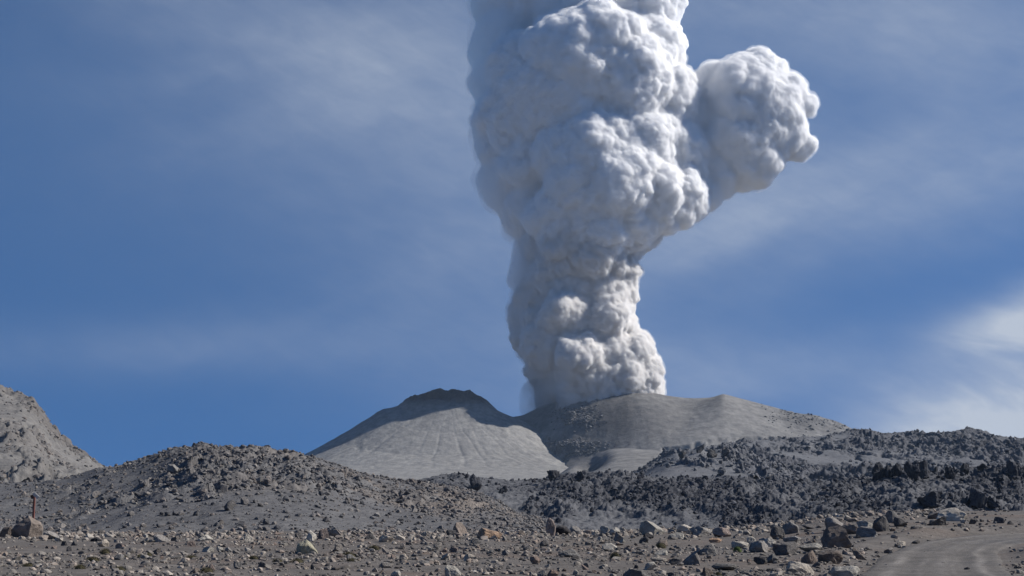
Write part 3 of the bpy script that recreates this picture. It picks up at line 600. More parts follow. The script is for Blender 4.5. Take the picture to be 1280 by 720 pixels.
ROCKS = [  # px centre, px base, px width, px height, tone, shape, label
 (30,672,37,25,'brown',R_,'big rough brown boulder with the reddish post standing behind its top'),
 (6,671,16,13,'brown',B,'rough brown rock cut by the left edge, beside the post boulder'),
 (61,674,22,10,'grey',W_,'low grey rock just right of the post boulder'),
 (80,681,8,6,'dark',B,'small dark rock lying in front of the hill foot near the post boulder'),
 (73,676,9,5,'pale',S_,'small pale slab between the post boulder and the small dark rock'),
 (128,684,14,9,'pale',B,'pale block shining on its right side, alone on the left part of the rim'),
 (119,677,13,5,'black',S_,'flat black stone just behind the pale block on the left rim'),
 (182,679,11,6,'grey',B,'small grey rim stone, second to the right of the pale block on the left'),
 (200,679,19,9,'grey',W_,'low humped grey stone on the rim under the middle of the left hill'),
 (218,678,10,6,'dark',B,'dark little stone touching the low humped grey stone on the rim'),
 (239,686,11,7,'pink',B,'pinkish stone leaning left in front of the rim, under the left hill'),
 (255,679,19,9,'pale',W_,'pale peaked rim stone under the right shoulder of the left hill'),
 (259,690,15,7,'pale',S_,'bright low stone starting the short row of stones at left'),
 (274,690,8,7,'pale',B,'second stone of the short row of bright stones at left'),
 (285,690,9,6,'grey',W_,'last stone of the short row of bright stones at left, leaning left'),
 (310,679,12,10,'pale',B,'pale block on the rim right of the short row of bright stones'),
 (180,710,11,6,'grey',B,'small grey stone alone near the lower edge, left quarter'),
 (296,713,11,9,'grey',B,'grey stone near the lower edge below the short row of stones'),
 (373,673,11,7,'dark',B,'dark stone on the rim just left of the two stacked pale rocks'),
 (383,692,27,17,'cream',B,'large yellowish boulder in front of the small round white rock'),
 (388,678,14,13,'pale',R_,'rounded white rock sitting directly behind the yellowish boulder'),
 (404,675,16,13,'pink',B,'pinkish grey rock behind and right of the yellowish boulder'),
 (420,672,20,15,'grey',W_,'grey peaked boulder with one bright face, right of the pinkish rock'),
 (422,691,11,9,'grey',B,'grey stone below the peaked boulder with the bright face'),
 (386,699,11,4,'grey',S_,'flat grey stone just below the yellowish boulder'),
 (461,675,15,8,'dark',B,'dark block on the rim left of the long pale slab'),
 (482,679,19,9,'pale',S_,'long pale slab lying on the rim beside a dark block'),
 (498,676,15,6,'pale',S_,'shorter pale slab touching the right end of the long pale slab'),
 (530,671,10,7,'pale',R_,'small bright stone on the rim left of the tilted brown slab'),
 (547,686,11,9,'grey',B,'grey stone throwing a long shadow, below the small bright rim stone'),
 (564,670,13,8,'dark',B,'dark flat stone against the left foot of the tilted brown slab'),
 (576,669,22,16,'brown',W_,'tall tilted brown slab on the rim left of the orange boulder'),
 (611,675,31,14,'tan',R_,'rounded orange tan boulder, the only orange one on the rim'),
 (594,680,12,8,'grey',B,'grey stone between the tilted brown slab and the orange boulder'),
 (612,695,9,6,'grey',B,'small grey stone in front of the orange boulder'),
 (568,718,25,13,'pale',W_,'wide pale boulder with a dark left face at the lower edge, below the tilted slab'),
 (588,702,17,9,'pale',S_,'pale flat stone between the orange boulder and the lower edge'),
 (529,708,17,6,'grey',S_,'flat grey slab left of the wide pale boulder at the lower edge'),
 (688,670,13,22,'pink',U_,'upright pinkish pillar rock standing beside the black block'),
 (703,669,20,12,'black',B,'black square block just right of the pinkish pillar rock'),
 (720,668,15,10,'grey',B,'grey rock leaning against the right side of the black block'),
 (680,682,12,8,'dark',B,'dark stone in front of the pinkish pillar rock'),
 (745,669,11,6,'pale',S_,'low pale stone between the black block and the cluster of pale rim stones'),
 (756,667,13,9,'pale',B,'left stone of the cluster of pale rim stones'),
 (768,668,15,9,'pale',R_,'right stone of the cluster of pale rim stones'),
 (742,683,6,6,'dark',B,'tiny dark stone on bare soil right of the pinkish pillar rock'),
 (712,698,28,9,'grey',S_,'wide flat grey stone half sunk in soil below the black block'),
 (669,705,14,10,'pink',B,'pinkish block left of the wide flat sunken stone'),
 (719,700,9,4,'dark',B,'little dark stone touching the wide flat sunken stone'),
 (677,721,13,9,'grey',B,'grey stone at the lower edge below the pinkish block'),
 (691,721,16,10,'pink',B,'pinkish stone at the lower edge beside a grey stone'),
 (764,689,24,9,'pale',B,'pale oblong block with a dark left end, middle of the stony ground'),
 (776,678,15,13,'grey',W_,'grey wedge with a white stone at its foot, below the pale cluster'),
 (778,679,6,5,'pale',R_,'small white stone at the foot of the grey wedge'),
 (805,679,13,8,'dark',B,'dark stone below the largest pale rim boulder'),
 (816,668,31,17,'pale',W_,'largest pale boulder on the rim, with sloping top'),
 (811,673,12,7,'black',B,'black stone under the left foot of the largest pale rim boulder'),
 (846,674,20,8,'pale',S_,'pale slab right of the largest pale rim boulder'),
 (856,667,19,10,'pale',W_,'pale tilted slab on the rim, right of the largest pale boulder'),
 (876,671,26,13,'grey',B,'wide grey rock with flat top right of the pale tilted slab'),
 (903,672,23,12,'pink',B,'reddish pink lumpy rock on the rim near the dark lava'),
 (895,679,18,6,'tan',S_,'flat tan stone in front of the reddish pink lumpy rock'),
 (828,682,17,8,'brown',R_,'low brown rock behind a dark cushion plant'),
 (827,698,17,7,'pale',S_,'pale low stone above the long white slab'),
 (824,704,21,5,'pale',S_,'long thin white slab lying flat beside the dark low rock'),
 (843,707,20,9,'dark',W_,'dark low rock between the white slab and the big grey wedge'),
 (865,707,27,18,'grey',W_,'big grey wedge rock with pale right face, right of centre'),
 (885,697,25,13,'grey',B,'squarish grey boulder just behind the big grey wedge rock'),
 (814,711,16,10,'pale',B,'pale block below the long thin white slab'),
 (795,724,31,15,'grey',R_,'broad dark rock with pale top cut by the lower edge, middle'),
 (885,717,14,11,'brown',B,'brown stone below the big grey wedge rock'),
 (907,712,32,8,'grey',S_,'wide flat layered grey stone right of the brown stone'),
 (926,689,21,10,'pale',R_,'pale rounded rock with a green cushion plant in front'),
 (941,681,13,11,'pale',B,'pale pointed block behind the green cushion plant'),
 (951,692,25,14,'grey',B,'large smooth grey boulder right of the green cushion plant'),
 (952,706,17,10,'dark',B,'dark stone below the large smooth grey boulder'),
 (953,664,15,5,'grey',S_,'flat grey rim stone left of the two rounded dark boulders'),
 (973,674,20,17,'dark',R_,'rounded dark boulder, front one of the pair left of the square boulder'),
 (989,668,20,15,'grey',R_,'rounded grey boulder, rear one of the pair left of the square boulder'),
 (963,686,14,12,'pale',R_,'pale round stone left of the lumpy dark mound of rock'),
 (984,697,32,16,'dark',R_,'lumpy dark mound of rock left of the large brown boulder'),
 (992,681,22,9,'grey',S_,'low grey rock behind the lumpy dark mound'),
 (1015,695,28,11,'pale',S_,'pale flat rock between the lumpy mound and the large brown boulder'),
 (1013,711,20,16,'brown',B,'rough reddish brown rock below the pale flat rock'),
 (965,705,14,11,'grey',B,'grey stone below the lumpy dark mound of rock'),
 (1020,662,35,6,'dark',S_,'long dark flat slab left of the square grey boulder'),
 (1048,665,25,18,'grey',B,'square grey boulder with bright top on the rim by the road'),
 (1067,667,28,15,'brown',W_,'brown wedge boulder right of the square grey boulder'),
 (1083,660,20,8,'pale',S_,'pale flat rock behind the brown wedge boulder'),
 (1085,672,26,13,'grey',B,'grey block with flat top at the left edge of the road'),
 (1102,664,21,19,'dark',W_,'dark leaning slab at the bend of the road'),
 (1116,655,14,15,'grey',B,'grey boulder with bright top behind the dark leaning slab'),
 (1127,659,17,12,'dark',W_,'dark pointed rock right of the dark leaning slab'),
 (1116,664,8,4,'brown',B,'little brown stone on the road edge below the dark pointed rock'),
 (1144,661,10,4,'dark',B,'dark little stone alone on the road bend'),
 (1168,648,17,8,'dark',B,'dark block left of the big pale boulder beyond the road'),
 (1193,650,37,16,'pale',B,'big pale boulder on the bank beyond the road'),
 (1172,657,25,11,'dark',W_,'dark sloping rock below the big pale boulder beyond the road'),
 (1204,653,7,6,'pale',B,'small pale stone at the foot of the big pale boulder'),
 (1217,655,10,7,'dark',B,'dark stone on the bank right of the big pale boulder'),
 (1048,692,37,26,'brown',R_,'large rough brown boulder with pale top, the largest beside the road'),
 (1076,699,17,14,'brown',W_,'brown wedge stone on bare soil right of the large rough boulder'),
 (1073,675,7,5,'brown',B,'small brown stone behind the brown wedge stone'),
 (1110,690,9,5,'pink',B,'small pinkish stone on the road edge'),
 (1127,681,12,6,'pale',S_,'small pale slab lying on the road edge'),
 (1040,708,29,16,'brown',S_,'brown tilted rock below the large rough boulder'),
 (1059,724,34,18,'pale',S_,'long pale topped rock cut by the lower edge, left of the road'),
 (1002,723,34,15,'pale',R_,'broad pale rock at the lower edge left of the long pale topped rock'),
]
GRP = 'stones and boulders strewn over the ground'
placed = []
def place_rock(o, px, py, w, h, kx=1.0, sink=0.27, rz=0.0):
    x, y = px_ground(px, py); z = float(g_h(np.array([x]), np.array([y]))[0])
    k = math.hypot(x, y) / F; W, H = w * k, h * k
    o.scale = (W, W * kx, H / (1 - sink)); o.location = (x, y + W * kx * 0.3, z - H / (1 - sink) * sink); o.rotation_euler = (0, 0, rz)
    placed.append((px, py, w)); return o
for i, (px, py, w, h, tone, shp, lab) in enumerate(ROCKS):
    V, Fc = rock_shape(4, 100 + i * 7, shp)
    o = link('boulder' if w >= 16 else 'stone', make_mesh('rock', V, Fc, TM[tone]), label=lab, category='boulder' if w >= 16 else 'stone', group=GRP)
    place_rock(o, px, py, w, h, 0.8, rz=random.Random(i).uniform(-0.35, 0.35))
# anchors by which the unremarkable stones are told apart
ANCH = [(30,672,'the boulder with the post'), (128,684,'the pale block on the left rim'), (200,679,'the humped rim stone'), (259,690,'the short row of bright stones'), (296,713,'the lone grey stone by the lower edge'),
        (383,692,'the yellowish boulder'), (461,675,'the dark rim block'), (529,708,'the flat grey slab'), (568,718,'the wide pale boulder'), (611,675,'the orange boulder'), (688,670,'the pinkish pillar rock'),
        (712,698,'the flat sunken stone'), (764,689,'the pale oblong block'), (816,668,'the largest pale rim boulder'), (865,707,'the big grey wedge rock'), (926,689,'the green cushion plant'), (984,697,'the lumpy dark mound'),
        (1048,665,'the square grey boulder'), (1048,692,'the large rough brown boulder'), (1102,664,'the dark leaning slab'), (1193,650,'the pale boulder past the road'), (1180,700,'the road bend'), (90,712,'the lower left corner')]
TONES = ['grey', 'grey', 'brown', 'pale', 'dark', 'pink', 'pale', 'grey']
WORD = {'grey': 'grey', 'brown': 'brown', 'pale': 'pale', 'dark': 'dark', 'pink': 'pinkish'}
used = set()
def unique_label(px, py, w, tone, kind, noun='stone'):
    sz = 'medium' if w > 9 else ('small' if w > 6 else 'little')
    sh = {B: 'blocky', W_: 'pointed', S_: 'flat', R_: 'rounded'}.get(kind, '')
    A = sorted(ANCH, key=lambda a: (a[0] - px) ** 2 + ((a[1] - py) * 2.5) ** 2)
    for a in A[:5]:
        dx, dy = px - a[0], py - a[1]; d = math.hypot(dx, dy)
        hz = 'left' if dx < 0 else 'right'; vt = 'behind' if dy < 0 else 'in front'
        rel = (f'{vt} of' if vt == 'in front' else 'behind') if abs(dx) < 9 else f'{hz} of' if abs(dy) < 5 else f'{vt} and {hz} of'
        for pre in (('close ' if d < 22 else 'well ' if d > 48 else ''),):
            for l in (f'{sz} {WORD[tone]} {sh} {noun} {pre}{rel} {a[2]}'.replace('close ', 'just '), f'{sz} {WORD[tone]} {noun} further {rel} {a[2]}'.replace('close ', 'just ')):
                if l not in used and len(l.replace('-', ' ').split()) <= 15: used.add(l); return l
    for a in A:
        for adj in ('dusty', 'chipped', 'half sunk', 'angular', 'worn', 'tilted'):
            l = f'{sz} {adj} {WORD[tone]} {noun} not far from {a[2]}'
            if l not in used and len(l.split()) <= 15: used.add(l); return l
protos = {}
r_ = random.Random(11); n_auto = 0; tries = 0
while n_auto < 175 and tries < 6000:
    tries += 1
    py = 666 + 56 * r_.random() ** 1.25; px = r_.uniform(0, 1280) if r_.random() < 0.45 else r_.uniform(330, 1075)
    w = 5.0 + 8 * r_.random() ** 2.2
    if py > 700: w *= 1.15
    if px > 1000: py -= 14 * min(1, (px - 1000) / 120)
    x, y = px_ground(px, py)
    rd = float(road_d(np.array([x]), np.array([y]))[0])
    if rd < ROAD_W + 0.3 or (px > 1130 and py > 660): continue
    if any(abs(px - a) < (w + c) * 0.55 and abs(py - b) < (w + c) * 0.3 for a, b, c in placed): continue
    kind = r_.choice((B, B, W_, S_, R_)); tone = r_.choice(TONES); k = (kind, r_.randrange(4))
    if k not in protos:
        V, Fc = rock_shape(3, 900 + len(protos) * 3, kind); protos[k] = make_mesh('rock', V, Fc, TM['grey'])
        o = bpy.data.objects.new('stone', protos[k])
    else: o = bpy.data.objects.new('stone', protos[k])
    COL.objects.link(o)
    o.material_slots[0].link = 'OBJECT'; o.material_slots[0].material = TM[tone]
    o['category'] = 'stone'; o['group'] = GRP; o['label'] = unique_label(px, py, w, tone, kind)
    h = w * {B: .62, W_: .65, S_: .33, R_: .6}[kind] * r_.uniform(.85, 1.15)
    place_rock(o, px, py, w, h, r_.uniform(.7, 1.1), 0.32, r_.uniform(-3.1, 3.1)); n_auto += 1

# ---- gravel and small stones: one mass
def scatter(name, P, size, mat, tone, sub=1, nvar=10, flat=(0.45, 0.85), tilt=0.35, seed=5, kinds=(B, W_, B, S_, B), sink=0.34, **props):
    r = np.random.default_rng(seed); n = len(P); var = r.integers(0, nvar, n); Vs, Fs, Ts = [], [], []; off = 0
    R = rand_rot(n, tilt, r)
    sc3 = np.stack([r.uniform(.75, 1.25, n), r.uniform(.7, 1.1, n), r.uniform(*flat, n)], 1) * size[:, None]
    for k in range(nvar):
        V, Fc = rock_shape(sub, 3000 + seed * 31 + k, kinds[k % len(kinds)]); V = V - [0, 0, sink]
        q = np.where(var == k)[0]
        if not len(q): continue
        A = np.einsum('nij,nvj->nvi', R[q], V[None] * sc3[q][:, None]) + P[q][:, None]
        Vs.append(A.reshape(-1, 3)); Fs.append((Fc[None] + (np.arange(len(q)) * len(V))[:, None, None]).reshape(-1, 3) + off)
        Ts.append(np.repeat(tone[q], len(V))); off += len(q) * len(V)
    return link(name, make_mesh(name, np.concatenate(Vs), np.concatenate(Fs), mat, np.concatenate(Ts)), kind='stuff', **props)
def ground_points(n, ylo, yhi, pw, ulim=0.47, seed=1):
    r = np.random.default_rng(seed); y = 1 / (1 / ylo + (1 / yhi - 1 / ylo) * r.random(n) ** pw); x = r.uniform(-ulim, ulim, n) * y
    rd = road_d(x, y); k = (rd > ROAD_W - 0.1 - 0.5 * r.random(n)) | (r.random(n) < 0.10)
    pt = fbm(x, y, 9, 66, 3); k &= (pt > -0.12 + 0.7 * (r.random(n) - 0.5))
    k &= ~((x / y > 0.25) & (y > 60) & (r.random(n) < 0.35))
    x, y = x[k], y[k]; return np.stack([x, y, g_h(x, y)], 1)
P = ground_points(24000, 24, 125, 0.8, seed=1); r = np.random.default_rng(3)
d = np.hypot(P[:, 0], P[:, 1])
scatter('gravel', P, (0.04 + 0.17 * r.random(len(P)) ** 4.0) * (0.6 + d / 110), M_stone, r.random(len(P)) ** 1.3, 1, seed=5)
P = ground_points(3800, 30, 125, 0.62, seed=8); r = np.random.default_rng(4)
d = np.hypot(P[:, 0], P[:, 1]); sz = (0.10 + 0.22 * r.random(len(P)) ** 2.0) * (0.5 + d / 110)
scatter('small_stones', P, sz, M_stone, r.random(len(P)) ** 1.1, 2, seed=6, label='small stones strewn among the boulders')
# ring of rubble along the rim of the flat
r = np.random.default_rng(9); n = 2300; y = r.normal(106, 10, n); x = r.uniform(-0.45, 0.30, n) * y
P = np.stack([x, y, g_h(x, y)], 1); scatter('rim_rubble', P, 0.14 + 0.44 * r.random(n) ** 2.6, M_stone, r.random(n) ** 0.6, 2, seed=7)

# ---- broken rock on the hill, the lava field and the ridge
def surf_points(name, n, wfun, seed):
    u0, u1, X, Y, Z, tone = SURF[name]; r = np.random.default_rng(seed)
    X, Y, Z, tone = [a[:int(a.shape[0] * 0.93)] for a in (X, Y, Z, tone)]
    p = (wfun(X, Y, Z, tone) + 1e-6).ravel(); p = p / p.sum(); i = r.choice(p.size, n, p=p)
    return np.stack([X.ravel()[i], Y.ravel()[i], Z.ravel()[i]], 1), p[i]
hm = hill_fn.mask
P, _ = surf_points('hill', 36000, lambda X, Y, Z, t: (0.26 + hm[:X.shape[0]]) * (np.abs(X / Y) < 0.47), 1); r = np.random.default_rng(11)
scatter('hill_rubble', P, 0.15 + 0.85 * r.random(len(P)) ** 7.0, M_hrock, r.random(len(P)), 1, flat=(0.5, 1.0), seed=8)
P, _ = surf_points('lava_field', 30000, lambda X, Y, Z, t: (1.06 - t) ** 2 * (np.abs(X / Y) < 0.47), 2); r = np.random.default_rng(12)
scatter('lava_rubble', P, (0.5 + 2.8 * r.random(len(P)) ** 5.0) * P[:, 1] / 800, M_lrock, r.random(len(P)) ** 1.6, 1, flat=(0.6, 1.5), seed=9, tilt=0.7)
P, _ = surf_points('rubble_hump', 2200, lambda X, Y, Z, t: 0.03 + t, 5); r = np.random.default_rng(15)
scatter('hump_rubble', P, 1.2 + 4.5 * r.random(len(P)) ** 4.0, M_rrock, r.random(len(P)), 1, flat=(0.6, 1.5), seed=12, tilt=0.6)
dm_ = dome_fn.mask
P, _ = surf_points('volcano_dome', 2600, lambda X, Y, Z, t: dm_[:X.shape[0]] ** 2, 6); r = np.random.default_rng(16)
scatter('summit_rubble', P, 2.5 + 7 * r.random(len(P)) ** 3.0, M_rrock, 0.4 + 0.6 * r.random(len(P)), 1, flat=(0.3, 0.8), seed=13, tilt=0.5)
P, _ = surf_points('mountain', 3500, lambda X, Y, Z, t: (0.05 + t) * (X / Y > -0.42), 7); r = np.random.default_rng(17)
scatter('mountain_rubble', P, 1.0 + 4 * r.random(len(P)) ** 4.0, M_hrock, 0.3 + 0.7 * r.random(len(P)), 1, flat=(0.5, 1.0), seed=14, tilt=0.5)
P, _ = surf_points('ridge', 8000, lambda X, Y, Z, t: (0.04 + t) * (np.abs(X / Y) < 0.47), 3); r = np.random.default_rng(13)
scatter('ridge_rubble', P, 1.6 + 6 * r.random(len(P)) ** 5.0, M_rrock, r.random(len(P)), 1, flat=(0.5, 1.0), seed=10, tilt=0.5)

BLK = [ # surface, px, base py, w, h, label
 ('lava_field',1098,600,16,16,'jagged black crag leftmost in the row of crags on the lava skyline'),
 ('lava_field',1111,597,9,12,'narrow black crag second from left in the row on the lava skyline'),
 ('lava_field',1122,596,12,12,'black crag third from left in the row on the lava skyline'),
 ('lava_field',1140,599,16,17,'big black crag, left one of the tall twin crags on the lava skyline'),
 ('lava_field',1154,598,16,17,'big black crag, right one of the tall twin crags on the lava skyline'),
 ('lava_field',1168,592,8,7,'small black knob just right of the tall twin crags'),
 ('lava_field',1187,598,11,11,'black crag standing between two small knobs on the lava skyline'),
 ('lava_field',1195,593,6,7,'tiny black knob on the lava skyline between two crags'),
 ('lava_field',1206,592,11,10,'black crag with a blunt top on the lava skyline, right side'),
 ('lava_field',1228,589,10,7,'low black crag on the lava skyline under the saddle of the ridge'),
 ('lava_field',1268,597,18,16,'broad black crag on the lava skyline nearest the right edge'),
 ('lava_field',1163,633,25,14,'large black block halfway down the lava field, above the big pale boulder'),
 ('lava_field',1222,633,21,17,'black mass of rock in the lava field right of the large black block'),
 ('lava_field',1242,635,13,10,'black rock low in the lava field near the right edge'),
 ('lava_field',594,613,15,13,'dark crag at the left end of the lava field below the cone'),
 ('lava_field',628,617,10,8,'small dark crag at the left end of the lava field'),
 ('lava_field',692,601,14,9,'black lumpy crag on the lava skyline below the ash cone foot'),
 ('lava_field',727,600,14,9,'black crag on the lava skyline below the ash mound'),
 ('rubble_hump',853,574,8,8,'small dark spire leftmost on the rubble hump behind the lava'),
 ('rubble_hump',875,566,11,9,'dark spire on the left shoulder of the rubble hump behind the lava'),
 ('rubble_hump',890,572,11,9,'dark spire in the middle of the rubble hump behind the lava'),
 ('rubble_hump',907,571,12,10,'dark spire on the right of the rubble hump behind the lava'),
 ('hill',286,638,13,12,'large dark boulder alone on the ash slope of the left hill'),
 ('hill',305,630,13,9,'dark boulder above and right of the large dark one on the left hill'),
 ('hill',217,590,17,9,'pale grey outcrop block high on the left hill'),
 ('hill',240,591,8,8,'upright grey block near the top of the left hill'),
 ('hill',324,604,8,8,'grey block on the right shoulder of the left hill'),
 ('hill',326,633,9,4,'flat dark stone on the smooth ash of the left hill'),
 ('hill',276,656,8,6,'small dark boulder low on the left hill above the rim'),
 ('hill',120,622,12,8,'grey block on the left slope of the left hill'),
]
M_crag = mat_rock('crag', (0.030, 0.031, 0.037), (0.06, 0.061, 0.07), (0.05, 0.05, 0.056), 3, 0.9, use_tone=False, bdist=0.5, dust=((0.14, 0.14, 0.147), 0.7, 0.95, 0.6))
for i, (sf, px, py, w, h, lab) in enumerate(BLK):
    x, y, z = hit(sf, px, py); k = math.hypot(x, y) / F
    V, Fc = rock_shape(4, 5000 + i * 13, (B, W_)[i % 2])
    V = V * (1 + 0.4 * fbm(V[:, 0], V[:, 1], 0.4, i, 5, 0.6, z=V[:, 2] * 3, ridged=True))[:, None] if sf != 'hill' else V
    o = link('rock_crag' if sf != 'hill' else 'hill_boulder', make_mesh('crag', V, Fc, M_crag if sf == 'lava_field' else TM['dark'] if sf == 'rubble_hump' or 'dark' in lab else TM['grey']), label=lab, category='crag' if sf != 'hill' else 'boulder', group='dark crags of the lava' if sf != 'hill' else 'boulders on the left hill')
    o.scale = (w * k, w * k * 0.9, h * k * 1.3); o.location = (x, y, z - h * k * 0.28); o.rotation_euler = (0, 0, i * 1.7)

# ------------------------------------------------------------ marker post behind the boulder
def box_mesh(name, sx, sy, sz, mat, bev=0.01, taper=1.0, seg=1):
    bm = bmesh.new(); bmesh.ops.create_cube(bm, size=1)
    for v in bm.verts:
        k = taper if v.co.z > 0 else 1; v.co = (v.co.x * sx * k, v.co.y * sy * k, v.co.z * sz)
    bmesh.ops.bevel(bm, geom=bm.edges[:], offset=bev, segments=2, affect='EDGES')
    me = bpy.data.meshes.new(name); bm.to_mesh(me); bm.free(); me.materials.append(mat); return me
M_post = mat_plain('weathered_red_paint', (0.20, 0.085, 0.07), 0.85, 0.35, 14)
M_sgn = mat_plain('weathered_board', (0.46, 0.45, 0.44), 0.7, 0.2, 9)
M_brk = mat_plain('rusty_bracket', (0.07, 0.045, 0.04), 0.8, 0.4, 20)
x, y = px_ground(31, 672); k = math.hypot(x, y) / F; zt = EYE + float(px2ray(32, 618)[1]) * (y + 0.9)
root = bpy.data.objects.new('marker_post', None); COL.objects.link(root); zg = float(g_h(np.array([x]), np.array([y + 0.9]))[0])
root.location = (x + 0.05, y + 1.35, zg); root['label'] = 'thin reddish marker post with a small tilted board, behind the big brown boulder'; root['category'] = 'post'
H = zt - zg
link('post', box_mesh('post', 0.15, 0.15, H, M_post, 0.02, 0.9), (0, 0, H / 2 - 0.02), root)
b_ = link('sign_board', box_mesh('board', 0.50, 0.05, 0.24, M_sgn, 0.012), (0.15, -0.16, H - 0.08), root); b_.rotation_euler = (0.25, math.radians(42), 0.1)
b_ = link('bracket', box_mesh('bracket', 0.30, 0.16, 0.26, M_brk, 0.02), (-0.10, 0.02, H - 0.14), root); b_.rotation_euler = (0, math.radians(-20), 0)

# ------------------------------------------------------------ cushion plants and tufts
M_green = mat_plain('cushion_green', (0.060, 0.085, 0.022), 0.8, 0.5, 18)
M_olive = mat_plain('dry_tuft', (0.075, 0.066, 0.036), 0.85, 0.5, 12)
def cushion_mesh(seed, mat, spiky=0.0):
    r = np.random.default_rng(seed); V, Fc = ICO[3]; V = V.copy()
    V = V * (1 + 0.22 * fbm(V[:, 0], V[:, 1], 0.8, seed, 4, z=V[:, 2]))[:, None]; V[:, 2] = np.maximum(V[:, 2], -0.1)
    V = V * [0.5, 0.45, 0.8]; Vs, Fs = [V], [Fc]; off = len(V); n = 900
    q = V[r.integers(0, len(V), n)]; nr = q / np.linalg.norm(q, axis=1)[:, None]; t = r.normal(size=(n, 3)); t = np.cross(nr, t); t /= np.linalg.norm(t, axis=1)[:, None]
    L = (0.06 + 0.10 * r.random(n) + spiky * 0.35 * r.random(n))[:, None]; tip = q + nr * L + t * L * 0.4
    A = np.stack([q - t * 0.02, q + t * 0.02, tip], 1).reshape(-1, 3); Vs.append(A); Fs.append(np.arange(n * 3).reshape(-1, 3) + off)
    return make_mesh('cushion', np.concatenate(Vs), np.concatenate(Fs), mat)
PL = [(922,692,13,7,0,'round bright green cushion plant in front of the pale rounded rock'), (769,701,14,8,1,'dark olive cushion plant below the pale oblong block'), (826,686,13,6,1,'dark olive cushion plant in front of the low brown rock'),
      (898,719,11,6,1,'olive cushion plant at the lower edge by the wide flat layered stone'), (896,676,9,4,0,'small green cushion plant under the flat tan stone')]
TF = [(131,694,13,6),(116,705,15,5),(152,700,12,4),(175,699,12,4),(185,696,10,4),(239,700,12,4),(317,701,12,4),(372,705,15,5),(436,698,18,6),(468,688,13,5),(347,704,12,4),(258,720,14,6),(35,712,11,4),(100,716,14,5),(150,717,14,5),(440,704,12,4)]
cm = [cushion_mesh(1, M_green), cushion_mesh(2, M_olive, 0.4), cushion_mesh(3, M_olive, 0.8)]
def put(o, px, py, w, h):
    x, y = px_ground(px, py); k = math.hypot(x, y) / F; z = float(g_h(np.array([x]), np.array([y]))[0])
    o.location = (x, y, z - 0.01); o.scale = (w * k, w * k * 0.9, h * k * 1.25); o.rotation_euler = (0, 0, px)
for px, py, w, h, g, lab in PL: put(link('cushion_plant', cm[g], label=lab, category='plant', group='cushion plants among the stones'), px, py, w, h)
for i, (px, py, w, h) in enumerate(TF):
    A = sorted(ANCH, key=lambda a: (a[0] - px) ** 2 + ((a[1] - py) * 2) ** 2)[0]
    hz = 'left' if px < A[0] else 'right'; l = f'{"wide" if w > 13 else "small"} dry tuft {"behind" if py < A[1] else "in front"} and {hz} of {A[2]}'.replace('in front and', 'in front and').replace('behind and', 'behind and')
    while l in used: l = ('very ' if l.startswith('wide') or l.startswith('small') else 'most ') + l
    used.add(l); put(link('dry_tuft', cm[2], label=l, category='plant', group='dry tufts on the stony ground'), px, py, w, h)
# ==== PART3 ====
# ------------------------------------------------------------ eruption column
KP = YP / F / math.cos(PITCH)          # metres per photograph pixel at the column, about 2.4
def wpt(px, py, dy=0.0):
    Y = YP + dy; u, s = px2ray(px, py); return np.array([u * Y, Y, EYE + s * Y], float)
LOW = [(745,512,56,0),(722,500,36,0),(790,486,28,-5),(768,478,44,-5),(735,468,56,0),(700,455,36,4),(776,452,32,-10),(797,470,20,-14),(712,418,52,0),(752,412,32,-12),(682,392,38,4),(743,374,38,-4),(708,350,52,4),(754,332,32,-4),(694,318,40,6),(745,300,42,-4),
       (722,272,58,4),(782,272,34,0),(682,436,24,-30),(700,392,20,-44),(722,446,22,-52),(756,400,20,-36),(704,304,20,-40),(738,322,18,-40),(670,420,22,0),(666,372,20,0)]
MID = [(766,226,58,-42),(728,226,50,-38),(706,196,36,-38),(745,192,46,-46),(782,196,40,-42),(800,236,54,-20),(838,236,40,-6),(706,124,82,4),(716,82,68,-20),(748,62,52,-30),(774,108,66,-16),(812,132,54,-2),(834,186,42,0),(790,186,60,-14),(806,70,44,6),(700,258,48,10),(850,208,28,0),(690,60,34,-36),
       (654,152,56,14),(660,98,54,8),(670,210,52,14),(650,66,30,4),(672,262,44,18),(742,276,40,-34),(702,272,40,-26),(778,270,36,-24),(730,300,34,-22),(636,186,34,20)]
TOP = [(798,22,48,34),(745,0,68,40),(690,6,56,44),(720,-70,84,40),(790,-60,66,34),(740,-150,90,40),(826,10,24,24),(832,52,20,20),(650,10,50,50),(655,-60,66,50)]
PUFF = [(928,128,58,26),(955,146,48,26),(910,180,48,26),(893,102,28,24),(976,168,32,26),(893,216,32,26),(874,112,26,24),(868,150,34,22),(872,238,28,20),(882,240,20,22),(872,190,36,22),(940,194,38,26),(996,184,14,26),(1004,134,12,26),(1014,128,6,26),(1010,180,8,26),(950,97,32,28),(984,118,22,26),(922,212,24,26)]
SOFT = [(640,232,42,24),(630,170,42,30),(630,110,42,34),(628,50,44,38),(625,0,44,44),(620,-70,58,44),(656,270,34,22),(668,310,26,14),(664,345,26,8),(660,392,26,6),(668,430,24,6),(684,462,24,6),(696,492,30,2),(618,222,22,34),(612,150,24,34)]
def spheres(lst, grow=1.0):
    Vs, Fs = [], []; off = 0; V, Fc = ICO[4]
    for px, py, r, dz in lst:
        c = wpt(px, py, dz * KP); A = V * [r * KP * grow, r * KP * grow * 0.95, r * KP * grow] + c; Vs.append(A); Fs.append(Fc + off); off += len(V)
    return np.concatenate(Vs), np.concatenate(Fs)
